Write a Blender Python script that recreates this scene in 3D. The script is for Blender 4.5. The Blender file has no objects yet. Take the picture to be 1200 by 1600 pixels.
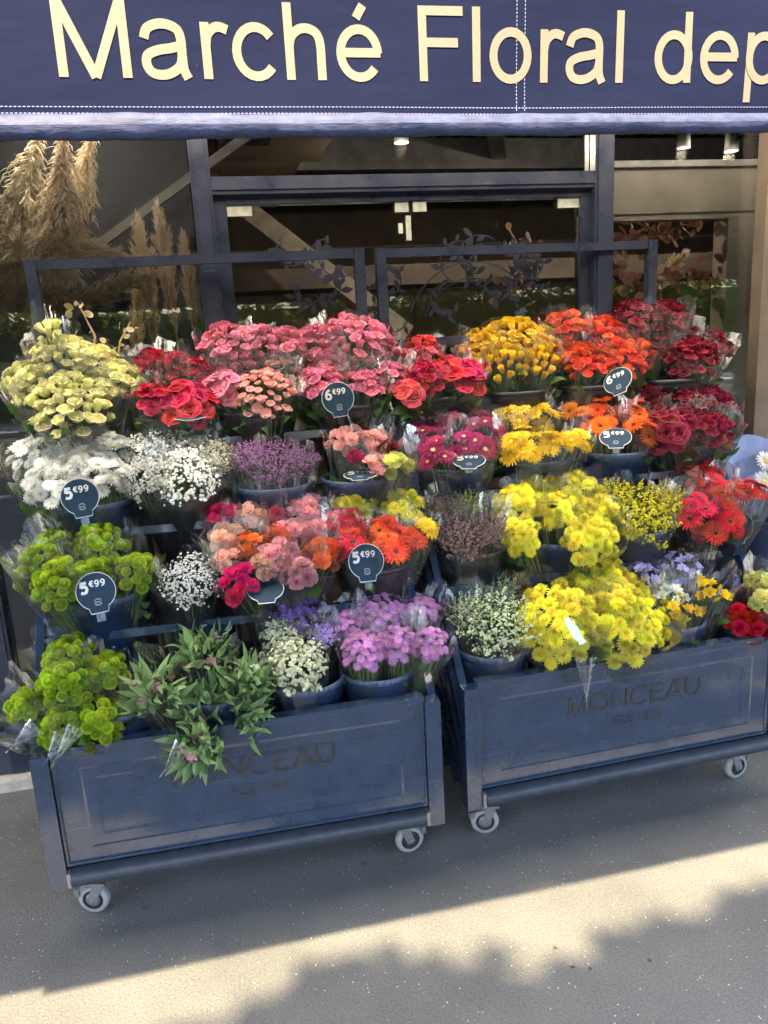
import bpy, math, random
import numpy as np
from mathutils import Vector, Matrix
RND=random.Random(7)
SC=bpy.context.scene; COL=SC.collection
PI=math.pi; R_=math.radians
# ---------------------------------------------------------------- camera
cd=bpy.data.cameras.new('camera'); cam=bpy.data.objects.new('camera',cd); COL.objects.link(cam)
yaw,pitch,roll=.2018,.2334,-.0547
fw=Vector((math.sin(yaw)*math.cos(pitch),math.cos(yaw)*math.cos(pitch),-math.sin(pitch)))
rt=Vector((math.cos(yaw),-math.sin(yaw),0)); up=rt.cross(fw)
r2=math.cos(roll)*rt+math.sin(roll)*up; u2=-math.sin(roll)*rt+math.cos(roll)*up
M=Matrix((r2,u2,-fw)).transposed().to_4x4(); M.translation=(0,0,1.6); cam.matrix_world=M
cd.sensor_fit='AUTO'; cd.sensor_width=36; cd.lens=36*1218.8/1600; cd.clip_start=.02; cd.clip_end=500
SC.camera=cam
# ---------------------------------------------------------------- sky, sun, exposure
SUN=Vector((-.42,-1.03,1.78)).normalized()          # towards the sun
el=math.asin(SUN.z); az=math.atan2(SUN.x,SUN.y)
W=bpy.data.worlds.new("World"); SC.world=W; W.use_nodes=True
nt=W.node_tree; sky=nt.nodes.new('ShaderNodeTexSky'); sky.sky_type='NISHITA'; sky.sun_disc=False
sky.sun_elevation=el; sky.sun_rotation=az; sky.air_density=1.0; sky.dust_density=2.0; sky.ozone_density=1.0
bg=nt.nodes['Background']; nt.links.new(sky.outputs[0],bg.inputs[0]); bg.inputs[1].default_value=.115
sd=bpy.data.lights.new('sun','SUN'); sd.energy=2.75; sd.angle=R_(.6); sd.color=(1,.82,.52)
so=bpy.data.objects.new('sun',sd); COL.objects.link(so); so.rotation_euler=SUN.to_track_quat('Z','Y').to_euler(); so.location=SUN*30
VS=SC.view_settings; VS.view_transform='Standard'; VS.look='None'; VS.gamma=1; VS.use_curve_mapping=False; VS.exposure=3.3
SC.render.engine='CYCLES'
cy=SC.cycles; cy.use_denoising=True; cy.max_bounces=8; cy.diffuse_bounces=4; cy.glossy_bounces=4; cy.transmission_bounces=6
cy.transparent_max_bounces=40; cy.caustics_reflective=False; cy.caustics_refractive=False; cy.sample_clamp_indirect=6
# ---------------------------------------------------------------- materials
def nodes(name):
    m=bpy.data.materials.new(name); m.use_nodes=True; t=m.node_tree; return m,t,t.nodes['Principled BSDF']
def N(t,ty,**k):
    n=t.nodes.new('ShaderNode'+ty)
    for a,b in k.items():
        if a in('operation','blend_type','data_type','noise_dimensions','feature','mode','attribute_name','invert','distance','wave_type','bands_direction'): setattr(n,a,b)
        else: n.inputs[a.replace('_',' ')].default_value=b
    return n
def noise(t,scale,detail=3,rough=.5,co='Object',stretch=None):
    tc=t.nodes.new('ShaderNodeTexCoord'); n=t.nodes.new('ShaderNodeTexNoise')
    n.inputs['Scale'].default_value=scale; n.inputs['Detail'].default_value=detail; n.inputs['Roughness'].default_value=rough
    if stretch:
        mp=t.nodes.new('ShaderNodeMapping'); mp.inputs['Scale'].default_value=stretch
        t.links.new(tc.outputs[co],mp.inputs[0]); t.links.new(mp.outputs[0],n.inputs[0])
    else: t.links.new(tc.outputs[co],n.inputs[0])
    return n
def ramp(t,src,stops):
    r=t.nodes.new('ShaderNodeValToRGB'); e=r.color_ramp.elements
    while len(e)<len(stops): e.new(.5)
    for x,(p,c) in zip(e,stops):
        x.position=p; x.color=(c,c,c,1) if not hasattr(c,'__len__') else (*c,1)
    t.links.new(src,r.inputs[0]); return r
def mix(t,f,a,b,mode='MIX'):
    n=t.nodes.new('ShaderNodeMix'); n.data_type='RGBA'; n.blend_type=mode
    for k,x in((0,f),(6,a),(7,b)):
        if hasattr(x,'is_linked') or hasattr(x,'links'): t.links.new(x,n.inputs[k])
        elif k==0: n.inputs[0].default_value=x
        else: n.inputs[k].default_value=(*x,1)
    return n.outputs[2]
def bump(t,h,st,dist=.002,nrm=None):
    b=t.nodes.new('ShaderNodeBump'); b.inputs['Strength'].default_value=st; b.inputs['Distance'].default_value=dist
    t.links.new(h,b.inputs['Height']); 
    if nrm is not None: t.links.new(nrm,b.inputs['Normal'])
    return b.outputs[0]
def plain(name,col,rough=.5,metal=0,nscale=20,var=.25,bst=.0,bscale=200,spec=.5):
    m,t,p=nodes(name); n=noise(t,nscale,4)
    r=ramp(t,n.outputs[0],[(.25,1-var),(.75,1+var)])
    c=mix(t,1.0,col,r.outputs[0],'MULTIPLY'); t.links.new(c,p.inputs['Base Color'])
    p.inputs['Roughness'].default_value=rough; p.inputs['Metallic'].default_value=metal; p.inputs['Specular IOR Level'].default_value=spec
    if bst:
        b=noise(t,bscale,3); t.links.new(bump(t,b.outputs[0],bst),p.inputs['Normal'])
    return m
def petal_mat(name,tip,base,transl=.35,rough=.55,jit=.10,spread=1.0):
    m,t,p=nodes(name)
    a=t.nodes.new('ShaderNodeAttribute'); a.attribute_name='tip'
    oi=t.nodes.new('ShaderNodeObjectInfo')
    rp=ramp(t,a.outputs['Fac'],[(.0,0.0),(.55*spread,1.0)])
    c=mix(t,rp.outputs[0],base,tip)
    n=noise(t,90,3); nr=ramp(t,n.outputs[0],[(.2,.8),(.8,1.12)])
    c=mix(t,1.0,c,nr.outputs[0],'MULTIPLY')
    hs=t.nodes.new('ShaderNodeHueSaturation')
    for i,(k,w) in enumerate((('Hue',jit*.14),('Value',jit*3.2))):
        mr=t.nodes.new('ShaderNodeMapRange'); mid=.5 if k=='Hue' else 1
        mr.inputs[3].default_value=mid-w; mr.inputs[4].default_value=mid+w
        if i==0: t.links.new(oi.outputs['Random'],mr.inputs[0])
        else:
            f=N(t,'Math',operation='MULTIPLY'); f.inputs[1].default_value=7.31; g=N(t,'Math',operation='FRACT')
            t.links.new(oi.outputs['Random'],f.inputs[0]); t.links.new(f.outputs[0],g.inputs[0]); t.links.new(g.outputs[0],mr.inputs[0])
        t.links.new(mr.outputs[0],hs.inputs[k])
    t.links.new(c,hs.inputs['Color'])
    p.inputs['Roughness'].default_value=rough; p.inputs['Specular IOR Level'].default_value=.25
    t.links.new(hs.outputs[0],p.inputs['Base Color'])
    tr=t.nodes.new('ShaderNodeBsdfTranslucent'); t.links.new(hs.outputs[0],tr.inputs[0])
    mx=t.nodes.new('ShaderNodeMixShader'); mx.inputs[0].default_value=transl
    t.links.new(p.outputs[0],mx.inputs[1]); t.links.new(tr.outputs[0],mx.inputs[2])
    t.links.new(mx.outputs[0],t.nodes['Material Output'].inputs[0])
    return m
def film_mat(name,tint,haze,spec,bscale=15):
    m,t,p=nodes(name); t.nodes.remove(p)
    n=noise(t,bscale,3,.55,'Object',(1.6,1.6,.28)); n.inputs['Distortion'].default_value=.8
    n2=noise(t,95,2,.5,'Object')
    b1=bump(t,n.outputs[0],.30,.03); b2=bump(t,n2.outputs[0],.07,.004,b1)
    tr=t.nodes.new('ShaderNodeBsdfTransparent'); tr.inputs[0].default_value=(*tint,1)
    gl=t.nodes.new('ShaderNodeBsdfGlossy'); gl.inputs['Roughness'].default_value=.09; gl.inputs[0].default_value=(1,1,1,1); t.links.new(b2,gl.inputs['Normal'])
    lw=t.nodes.new('ShaderNodeFresnel'); lw.inputs[0].default_value=1.5; t.links.new(b2,lw.inputs['Normal'])
    ad=N(t,'Math',operation='MULTIPLY_ADD'); ad.inputs[1].default_value=.55; ad.inputs[2].default_value=spec; ad.use_clamp=True; t.links.new(lw.outputs[0],ad.inputs[0])
    mx=t.nodes.new('ShaderNodeMixShader'); t.links.new(ad.outputs[0],mx.inputs[0]); t.links.new(tr.outputs[0],mx.inputs[1]); t.links.new(gl.outputs[0],mx.inputs[2])
    df=t.nodes.new('ShaderNodeBsdfDiffuse'); df.inputs[0].default_value=(.8,.8,.78,1)
    m2=t.nodes.new('ShaderNodeMixShader')
    r=ramp(t,n.outputs[0],[(.45,haze*.4),(.75,haze*2.4)]); t.links.new(r.outputs[0],m2.inputs[0])
    t.links.new(mx.outputs[0],m2.inputs[1]); t.links.new(df.outputs[0],m2.inputs[2])
    t.links.new(m2.outputs[0],t.nodes['Material Output'].inputs[0])
    return m
def glass_mat(name,spec,tint=(.93,.95,.95)):
    m,t,p=nodes(name); t.nodes.remove(p)
    tr=t.nodes.new('ShaderNodeBsdfTransparent'); tr.inputs[0].default_value=(*tint,1)
    gl=t.nodes.new('ShaderNodeBsdfGlossy'); gl.inputs['Roughness'].default_value=.0; gl.inputs[0].default_value=(1,1,1,1)
    fr=t.nodes.new('ShaderNodeFresnel'); fr.inputs[0].default_value=1.5
    n=noise(t,1.3,2,.4); t.links.new(bump(t,n.outputs[0],.03,.02),gl.inputs['Normal'])
    ad=N(t,'Math',operation='ADD'); ad.inputs[1].default_value=spec; t.links.new(fr.outputs[0],ad.inputs[0])
    mx=t.nodes.new('ShaderNodeMixShader'); t.links.new(ad.outputs[0],mx.inputs[0]); t.links.new(tr.outputs[0],mx.inputs[1]); t.links.new(gl.outputs[0],mx.inputs[2])
    t.links.new(mx.outputs[0],t.nodes['Material Output'].inputs[0]); return m
def paint_mat(name,col,rough=.28,chip=.5,scr=True,spec=.5):
    """worn glossy paint: chipped along edges (bevel mask), faint scratches, dust"""
    m,t,p=nodes(name)
    n=noise(t,14,5,.6); r=ramp(t,n.outputs[0],[(.25,.78),(.75,1.25)])
    c=mix(t,1.0,col,r.outputs[0],'MULTIPLY')
    if scr:
        s=noise(t,1.0,4,.7,'Object',(3,40,160)); sr=ramp(t,s.outputs[0],[(.66,0.),(.74,.28)])
        c=mix(t,sr.outputs[0],c,(.32,.36,.42))
        d=noise(t,5,5,.7); dr=ramp(t,d.outputs[0],[(.5,0.),(.85,.07)]); c=mix(t,dr.outputs[0],c,(.30,.29,.28))
    if chip:
        bv=t.nodes.new('ShaderNodeBevel'); bv.samples=4; bv.inputs[0].default_value=.004
        g=t.nodes.new('ShaderNodeNewGeometry'); dp=N(t,'VectorMath',operation='DOT_PRODUCT')
        t.links.new(bv.outputs[0],dp.inputs[0]); t.links.new(g.outputs['Normal'],dp.inputs[1])
        e=ramp(t,dp.outputs['Value'],[(.86,1.),(.97,0.)])
        cn=noise(t,22,6,.75); cr=ramp(t,cn.outputs[0],[(.66-.08*chip,0.),(.68-.08*chip,1.)])
        k=N(t,'Math',operation='MULTIPLY'); t.links.new(e.outputs[0],k.inputs[0]); t.links.new(cr.outputs[0],k.inputs[1])
        e2=N(t,'Math',operation='MULTIPLY'); e2.inputs[1].default_value=.12; t.links.new(e.outputs[0],e2.inputs[0])
        c=mix(t,e2.outputs[0],c,(.16,.22,.32)); c=mix(t,k.outputs[0],c,(.62,.62,.60))
    t.links.new(c,p.inputs['Base Color']); p.inputs['Specular IOR Level'].default_value=spec
    rn=noise(t,9,4,.6); rr=ramp(t,rn.outputs[0],[(.3,rough*.75),(.75,rough*1.5)]); t.links.new(rr.outputs[0],p.inputs['Roughness'])
    p.inputs['Coat Weight'].default_value=.8 if 'cart p' in name else 0; p.inputs['Coat Roughness'].default_value=.09
    b=noise(t,60,3); t.links.new(bump(t,b.outputs[0],.05,.001),p.inputs['Normal'])
    return m
MT={}
NAVY=(.018,.034,.066)
MT['cart']=paint_mat('cart paint',NAVY,.13,.35,True,.85)
MT['cartsoft']=paint_mat('cart panel paint',NAVY,.12,0,True,.85)
MT['cartmat']=paint_mat('cart moulding paint',NAVY,.5,0,False,.25)
MT['frame']=paint_mat('shop frame paint',(.016,.020,.036),.30,0)
MT['bucket']=paint_mat('blue bucket plastic',(.014,.026,.062),.33,0,True)
MT['bucketrim']=plain('scuffed bucket rim',(.055,.08,.14),.5,0,110,.8)
MT['black']=plain('black bucket plastic',(.012,.012,.014),.42,0,30,.4)
MT['letter']=plain('worn brown lettering',(.034,.027,.021),.6,0,120,.5)
MT['rubber']=plain('grey rubber tyre',(.24,.24,.235),.7,0,60,.2)
MT['dark']=plain('dark rubber',(.02,.02,.02),.6)
MT['steel']=plain('galvanised steel',(.38,.39,.40),.42,.9,50,.25,.1,120)
MT['wood']=plain('brown wood plank',(.16,.085,.04),.6,0,25,.5,.3,60)
MT['film']=film_mat('clear cellophane',(.99,.992,.99),.011,.016,26)
MT['filmtip']=film_mat('crumpled cellophane',(.955,.96,.955),.05,.03,11)
MT['glass']=glass_mat('window glass',.0)
MT['tag']=plain('navy price card',(.013,.034,.062),.62,0,30,.15,spec=.2)
MT['white']=plain('white print',(.62,.62,.61),.5,0,60,.05)
MT['tagedge']=plain('white card edge',(.7,.7,.68),.5)
MT['clip']=film_mat('clear plastic clip',(.93,.93,.91),.03,.0,3)
MT['stem']=plain('green stem',(.075,.13,.035),.6,0,60,.4)
MT['leaf']=petal_mat('rose leaf',(.055,.12,.030),(.075,.14,.04),.25,.45,.10)
MT['lilyleaf']=petal_mat('lily leaf',(.23,.34,.13),(.33,.43,.20),.3,.42,.09)
MT['treeleaf']=petal_mat('tree leaf',(.06,.13,.025),(.05,.11,.02),.35,.5,.1)
MT['hedge']=petal_mat('hedge leaf',(.24,.38,.07),(.16,.30,.05),.6,.5,.12)
MT['bark']=plain('bark',(.11,.085,.06),.85,0,12,.4,.6,25)
PET={}
def pet(k,tip,base,**kw): PET[k]=petal_mat(k+' petal',tip,base,**kw)
pet('cream',(.92,.89,.48),(.66,.66,.18)); pet('crimson',(.62,.024,.075),(.14,.003,.008),transl=.25); pet('pink',(.88,.30,.44),(.42,.035,.08))  # pink base darkened: self-shadow between rose petals is put into the colour
pet('salmon',(.92,.52,.48),(.70,.28,.20)); pet('coral',(.82,.11,.15),(.5,.02,.03)); pet('yellow',(.90,.66,.035),(.60,.28,.004)); pet('orange',(.88,.135,.045),(.62,.03,.006))
pet('burgundy',(.29,.016,.045),(.10,.003,.008),transl=.2); pet('magenta',(.38,.010,.12),(.25,.005,.07),transl=.25); pet('amber',(.80,.26,.015),(.5,.08,.01)); pet('orangeg',(.88,.15,.012),(.72,.06,.006))
pet('red',(.62,.018,.026),(.40,.006,.008),transl=.25); pet('orangered',(.86,.105,.035),(.75,.05,.01)); pet('white',(.92,.92,.89),(.80,.84,.62)); pet('green',(.44,.58,.030),(.13,.24,.008),spread=1.25)
pet('palepink',(.88,.52,.48),(.86,.30,.30)); pet('wine',(.33,.012,.06),(.2,.006,.03)); pet('paleyellow',(.84,.82,.26),(.72,.76,.2)); pet('hotpink',(.80,.035,.20),(.55,.01,.10))
pet('peach',(.92,.62,.48),(.85,.36,.24)); pet('rosepink',(.88,.46,.50),(.70,.24,.28)); pet('orangec',(.90,.24,.07),(.8,.14,.03)); pet('redc',(.58,.010,.022),(.3,.003,.008))
pet('mum',(.92,.84,.09),(.84,.70,.03)); pet('purple',(.66,.28,.66),(.50,.16,.48)); pet('pinkf',(.80,.33,.42),(.86,.66,.62)); pet('whitef',(.84,.86,.72),(.5,.66,.3))
pet('lilacf',(.55,.47,.80),(.62,.40,.78)); pet('whitefr',(.84,.88,.78),(.62,.74,.45)); pet('yellowf',(.90,.62,.01),(.85,.42,.005))
pet('lilac',(.55,.24,.52),(.40,.16,.36)); pet('mauve',(.26,.15,.17),(.18,.09,.09)); pet('olive',(.34,.36,.12),(.22,.26,.08)); pet('palegreen',(.60,.66,.42),(.40,.48,.24))
pet('gold',(.66,.58,.02),(.36,.40,.02)); pet('ivory',(.84,.84,.58),(.62,.68,.3)); pet('violet',(.24,.12,.55),(.2,.1,.4)); pet('lavender',(.50,.36,.70),(.4,.25,.55)); pet('gypsw',(.88,.88,.84),(.7,.75,.6)); pet('gypsc',(.82,.78,.62),(.65,.66,.45))
MT['eyedark']=plain('dark flower eye',(.035,.015,.01),.8,0,300,.5); MT['eyelight']=plain('pale flower eye',(.62,.45,.16),.8,0,300,.4); MT['eyegreen']=plain('yellow green eye',(.46,.48,.06),.8,0,300,.4); MT['eyeyellow']=plain('yellow eye',(.75,.55,.03),.8,0,300,.4)
# ---------------------------------------------------------------- mesh helpers
class MB:
    def __init__(s): s.v=[];s.f=[];s.m=[];s.t=[]
    def add(s,vs,fs,mat=0,tip=None):
        o=len(s.v); s.v+=[tuple(x) for x in vs]; s.f+=[tuple(i+o for i in f) for f in fs]; s.m+=[mat]*len(fs); s.t+=list(tip) if tip is not None else [1.0]*len(vs)
        return s
    def box(s,x0,y0,z0,x1,y1,z1,mat=0):
        return s.add([(x0,y0,z0),(x1,y0,z0),(x1,y1,z0),(x0,y1,z0),(x0,y0,z1),(x1,y0,z1),(x1,y1,z1),(x0,y1,z1)],
          [(0,3,2,1),(4,5,6,7),(0,1,5,4),(1,2,6,5),(2,3,7,6),(3,0,4,7)],mat)
    def bar(s,a,b,w,h,mat=0,upv=(0,0,1)):
        a=Vector(a);b=Vector(b);d=(b-a).normalized(); x=d.cross(Vector(upv)).normalized(); y=x.cross(d)
        vs=[p+x*(w/2*i)+y*(h/2*j) for p in(a,b) for i,j in((-1,-1),(1,-1),(1,1),(-1,1))]
        return s.add(vs,[(0,1,2,3),(7,6,5,4),(0,4,5,1),(1,5,6,2),(2,6,7,3),(3,7,4,0)],mat)
    def tube(s,pts,rs,n=6,mat=0,cap=True):
        pts=[Vector(p) for p in pts]
        if not hasattr(rs,'__len__'): rs=[rs]*len(pts)
        vs=[];ref=Vector((.31,.17,.93))
        for i,p in enumerate(pts):
            d=(pts[min(i+1,len(pts)-1)]-pts[max(i-1,0)]).normalized()
            x=d.cross(ref)
            if x.length<.1: x=d.cross(Vector((1,0,0)))
            x.normalize(); y=d.cross(x)
            vs+=[p+(x*math.cos(2*PI*k/n)+y*math.sin(2*PI*k/n))*rs[i] for k in range(n)]
        fs=[(i*n+k,i*n+(k+1)%n,(i+1)*n+(k+1)%n,(i+1)*n+k) for i in range(len(pts)-1) for k in range(n)]
        if cap: fs+=[tuple(range(n))[::-1],tuple((len(pts)-1)*n+k for k in range(n))]
        return s.add(vs,fs,mat)
    def lathe(s,prof,n=32,mat=0,c=(0,0,0),axis='z'):
        vs=[];
        for r,z in prof:
            for k in range(n):
                a=2*PI*k/n; p=(r*math.cos(a),r*math.sin(a),z)
                if axis=='y': p=(p[0],p[2],p[1])
                if axis=='x': p=(p[2],p[0],p[1])
                vs.append((p[0]+c[0],p[1]+c[1],p[2]+c[2]))
        fs=[(i*n+k,i*n+(k+1)%n,(i+1)*n+(k+1)%n,(i+1)*n+k) for i in range(len(prof)-1) for k in range(n)]
        return s.add(vs,fs,mat)
    def grid(s,P,mat=0,T=None):
        h=len(P);w=len(P[0])
        return s.add([p for r in P for p in r],[(i*w+j,i*w+j+1,(i+1)*w+j+1,(i+1)*w+j) for i in range(h-1) for j in range(w-1)],mat,
            None if T is None else [x for r in T for x in r])
    def mesh(s,name,mats,smooth=True):
        me=bpy.data.meshes.new(name); me.from_pydata(s.v,[],s.f)
        for m in (mats if isinstance(mats,(list,tuple)) else [mats]): me.materials.append(m)
        if len(set(s.m))>1: me.polygons.foreach_set('material_index',s.m)
        me.polygons.foreach_set('use_smooth',[smooth]*len(s.f))
        at=me.attributes.new('tip','FLOAT','POINT'); at.data.foreach_set('value',s.t)
        me.update(); return me
    def build(s,name,mats,parent=None,smooth=False,**kw):
        return place(s.mesh(name,mats,smooth),name,parent,**kw)
def place(me,name,parent=None,mat=None,**kw):
    o=bpy.data.objects.new(name,me); COL.objects.link(o)
    if parent is not None: o.parent=parent
    if mat is not None: o.matrix_basis=mat
    for k,v in kw.items(): o[k]=v
    return o
def empty(name,loc,label,cat,group=None,rz=0):
    o=bpy.data.objects.new(name,None); COL.objects.link(o); o.location=loc; o.rotation_euler=(0,0,rz); o.empty_display_size=.05
    o['label']=label; o['category']=cat
    if group: o['group']=group
    return o
def frame(p,axis,spin=0,sc=1):
    z=Vector(axis).normalized(); x=z.cross(Vector((.13,.95,.29))).normalized(); y=z.cross(x)
    c,s_=math.cos(spin),math.sin(spin); x2=x*c+y*s_; y2=y*c-x*s_
    m=Matrix((x2*sc,y2*sc,z*sc)).transposed().to_4x4(); m.translation=p; return m
# ---------------------------------------------------------------- stroke lettering
def arc(cx,cy,rx,ry,a0,a1,n=20): return [(cx+rx*math.cos(R_(a0+(a1-a0)*i/n)),cy+ry*math.sin(R_(a0+(a1-a0)*i/n))) for i in range(n+1)]
def spl(P,n=7):
    o=[];Q=[P[0]]+list(P)+[P[-1]]
    for i in range(1,len(Q)-2):
        a,b,c,d=[np.array(q,float) for q in Q[i-1:i+3]]
        for k in range(n):
            t=k/n; o.append(tuple(.5*((2*b)+(c-a)*t+(2*a-5*b+4*c-d)*t*t+(3*b-a-3*c+d)*t**3)))
    return o+[tuple(P[-1])]
def glyphs(w):
    s=w/2
    return {
 'M':(1.163,[[(.165,0),(.165,1)],[(.155,1),(.582,0)],[(.582,0),(1.008,1)],[(.998,0),(.998,1)]]),
 'a':(.777,[spl([(.10,.50),(.15,.62),(.28,.68),(.42,.68),(.55,.62),(.592,.50),(.592,.30),(.60,.12),(.65,0)]),spl([(.592,.42),(.45,.385),(.27,.355),(.13,.29),(.105,.18),(.16,.08),(.28,.045),(.42,.07),(.55,.16),(.592,.28)])]),
 'r':(.465,[[(.15,0),(.15,.722)],spl([(.15,.42),(.18,.56),(.27,.65),(.36,.665),(.46,.63)])]),
 'c':(.698,[arc(.375,.36,.272,.318,38,322)]),
 'h':(.777,[[(.15,0),(.15,1)],spl([(.15,.42),(.19,.57),(.31,.665),(.45,.67),(.56,.60),(.60,.46),(.60,.2),(.60,0)])]),
 'e':(.777,[arc(.387,.36,.275,.318,-4,-328,30)[::1] if False else arc(.387,.36,.275,.318,0,322,30),[(.12,.37),(.70,.37)]]),
 'F':(.853,[[(.18,0),(.18,1)],[(.18,1-s),(.80,1-s)],[(.18,.52),(.72,.52)]]),
 'l':(.31,[[(.155,0),(.155,1)]]),
 'o':(.777,[arc(.387,.36,.275,.318,0,360,32)]),
 'd':(.777,[arc(.37,.36,.262,.318,0,360,30),[(.615,0),(.615,1)]]),
 'p':(.777,[arc(.405,.36,.262,.318,0,360,30),[(.155,-.28),(.155,.722)]]),
 'O':(1.14,[arc(.57,.5,.45,.46,0,360,36)]),'N':(1.02,[[(.15,0),(.15,1)],[(.15,.96),(.87,.04)],[(.87,0),(.87,1)]]),
 'C':(1.05,[arc(.56,.5,.43,.46,42,318,30)]),'E':(.87,[[(.15,0),(.15,1)],[(.15,1-s),(.78,1-s)],[(.15,.52),(.72,.52)],[(.15,s),(.80,s)]]),
 'A':(1.0,[[(.06,0),(.50,1)],[(.50,1),(.94,0)],[(.20,.33),(.80,.33)]]),'U':(1.02,[[(.14,1),(.14,.40)]+arc(.51,.40,.37,.36,180,360,16)+[(.88,.40),(.88,1)]]),
 'L':(.75,[[(.15,0),(.15,1)],[(.15,s),(.70,s)]]),'R':(.92,[[(.15,0),(.15,1)],[(.15,1-s),(.5,1-s)]+arc(.5,.73,.24,.27-s,90,-90,12)+[(.15,.46+s)],[(.46,.48),(.80,0)]]),
 'S':(.82,[spl([(.72,.78),(.62,.91),(.42,.955),(.20,.90),(.13,.74),(.24,.58),(.48,.51),(.68,.40),(.70,.20),(.56,.06),(.36,.04),(.18,.10),(.09,.25)])]),
 '5':(.68,[[(.58,1-s),(.20,1-s),(.15,.52)],spl([(.15,.52),(.30,.60),(.48,.56),(.56,.36),(.46,.12),(.26,.08),(.08,.14)])]),
 '6':(.70,[spl([(.56,.90),(.34,.86),(.17,.62),(.12,.36)]),arc(.35,.32,.23,.24,0,360,22)]),
 '9':(.70,[spl([(.14,.10),(.36,.14),(.53,.38),(.58,.64)]),arc(.35,.68,.23,.24,0,360,22)]),
 '\u20ac':(.80,[arc(.48,.5,.32,.42,50,310,20),[(.02,.60),(.58,.60)],[(.02,.40),(.52,.40)]]),
 'acc':(0,[[(.36,.82),(.47,.99)]]),
 }
def strokes(mb,lst,w,sc,ox,oz,depth,lift0=0.):
    """ribbons in the local XZ plane facing -Y; each stroke gets its own tiny depth step"""
    for si,pts in enumerate(lst):
        pts=[Vector((p[0],p[1])) for p in pts]; n=len(pts); closed=(pts[0]-pts[-1]).length<1e-4; vs=[]
        for i,p in enumerate(pts):
            a=pts[i-1] if i>0 else (pts[-2] if closed else p); b=pts[i+1] if i<n-1 else (pts[1] if closed else p)
            d1=(p-a).normalized() if (p-a).length>1e-6 else (b-p).normalized(); d2=(b-p).normalized() if (b-p).length>1e-6 else d1
            n1=Vector((-d1.y,d1.x)); n2=Vector((-d2.y,d2.x)); m=(n1+n2)
            m=m.normalized() if m.length>1e-3 else n1; k=1/max(.55,m.dot(n1))
            for sgn in(1,-1):
                q=p+m*(sgn*w/2*k); vs.append((ox+q.x*sc,-(lift0+depth*(1+.25*si)),oz+q.y*sc))
        mb.add(vs,[(2*i,2*i+1,2*i+3,2*i+2) for i in range(n-1)])
def text_parts(txt,w,sc,x0,z0,y,mat,parent,name='letter',track=0.,depth=.0008,gap=.388,bend=None):
    G=glyphs(w); x=x0
    for ch in txt:
        if ch==' ': x+=gap*sc; continue
        base='e' if ch=='\u00e9' else ch
        adv,st=G[base]; mb=MB(); st=list(st)+(G['acc'][1] if ch=='\u00e9' else [])
        strokes(mb,st,w,sc,0,0,depth)
        if bend: mb.v=[(vx,vy_+bend(x+vx,z0+vz),vz) for vx,vy_,vz in mb.v]
        mb.build(name,mat,parent,mat=Matrix.Translation((x,y,z0)))
        x+=(adv+track)*sc
    return x
# ================================================================ SETTING
FY=2.87
def asphalt(name,base,var,speck):
    m,t,p=nodes(name)
    n=noise(t,330,4,.8); r=ramp(t,n.outputs[0],[(.32,.6),(.68,1.45)])
    n2=noise(t,3.2,4,.6); r2_=ramp(t,n2.outputs[0],[(.3,1-var),(.7,1+var)])
    na=noise(t,150,3,.65); ra=ramp(t,na.outputs[0],[(.30,.74),(.70,1.28)]); c=mix(t,1.0,base,r.outputs[0],'MULTIPLY'); c=mix(t,1.0,c,ra.outputs[0],'MULTIPLY'); c=mix(t,1.0,c,r2_.outputs[0],'MULTIPLY')
    tc=t.nodes.new('ShaderNodeTexCoord'); vo=t.nodes.new('ShaderNodeTexVoronoi'); vo.inputs['Scale'].default_value=95; t.links.new(tc.outputs['Object'],vo.inputs['Vector'])
    vr=ramp(t,vo.outputs['Distance'],[(.10,1.),(.22,0.)]); sep=t.nodes.new('ShaderNodeSeparateColor'); t.links.new(vo.outputs['Color'],sep.inputs[0])
    k=ramp(t,sep.outputs[0],[(speck-.01,0.),(speck+.02,1.)]); k2=N(t,'Math',operation='MULTIPLY'); t.links.new(vr.outputs[0],k2.inputs[0]); t.links.new(k.outputs[0],k2.inputs[1])
    c=mix(t,k2.outputs[0],c,(.55,.53,.50))
    kd=ramp(t,sep.outputs[1],[(.90,0.),(.93,.8)]); k3=N(t,'Math',operation='MULTIPLY'); t.links.new(vr.outputs[0],k3.inputs[0]); t.links.new(kd.outputs[0],k3.inputs[1])
    c=mix(t,k3.outputs[0],c,(.02,.02,.02))
    n5=noise(t,1.1,5,.7); r5=ramp(t,n5.outputs[0],[(.58,0.),(.70,.40)]); c=mix(t,r5.outputs[0],c,(.055,.054,.052)); vg=t.nodes.new('ShaderNodeTexVoronoi'); vg.inputs['Scale'].default_value=4.5; t.links.new(tc.outputs['Object'],vg.inputs['Vector']); rg=ramp(t,vg.outputs['Distance'],[(.035,.6),(.06,0.)]); c=mix(t,rg.outputs[0],c,(.045,.044,.043))
    t.links.new(c,p.inputs['Base Color']); p.inputs['Roughness'].default_value=.85; n=na
    t.links.new(bump(t,n.outputs[0],.9,.004),p.inputs['Normal']); return m
MT['pave']=asphalt('pavement asphalt',(.095,.094,.090),.16,.90)
MT['road']=asphalt('road asphalt',(.06,.06,.06),.2,.97)
MB().add([(-40,-3.2,0),(40,-3.2,0),(40,30,0),(-40,30,0)],[(0,1,2,3)]).build('pavement',MT['pave'],kind='structure')
MB().add([(-200,-200,-.13),(200,-200,-.13),(200,200,-.13),(-200,200,-.13)],[(0,1,2,3)]).build('ground',plain('far ground',(.12,.13,.07),.9,0,.5,.4),kind='structure')
MB().add([(-60,-10.5,-.12),(60,-10.5,-.12),(60,-3.36,-.12),(-60,-3.36,-.12)],[(0,1,2,3)]).build('road',MT['road'],kind='structure')
MB().box(-40,-3.36,-.12,40,-3.2,.0).build('kerb',plain('granite kerb',(.32,.31,.29),.8,0,30,.3),kind='structure')
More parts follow.
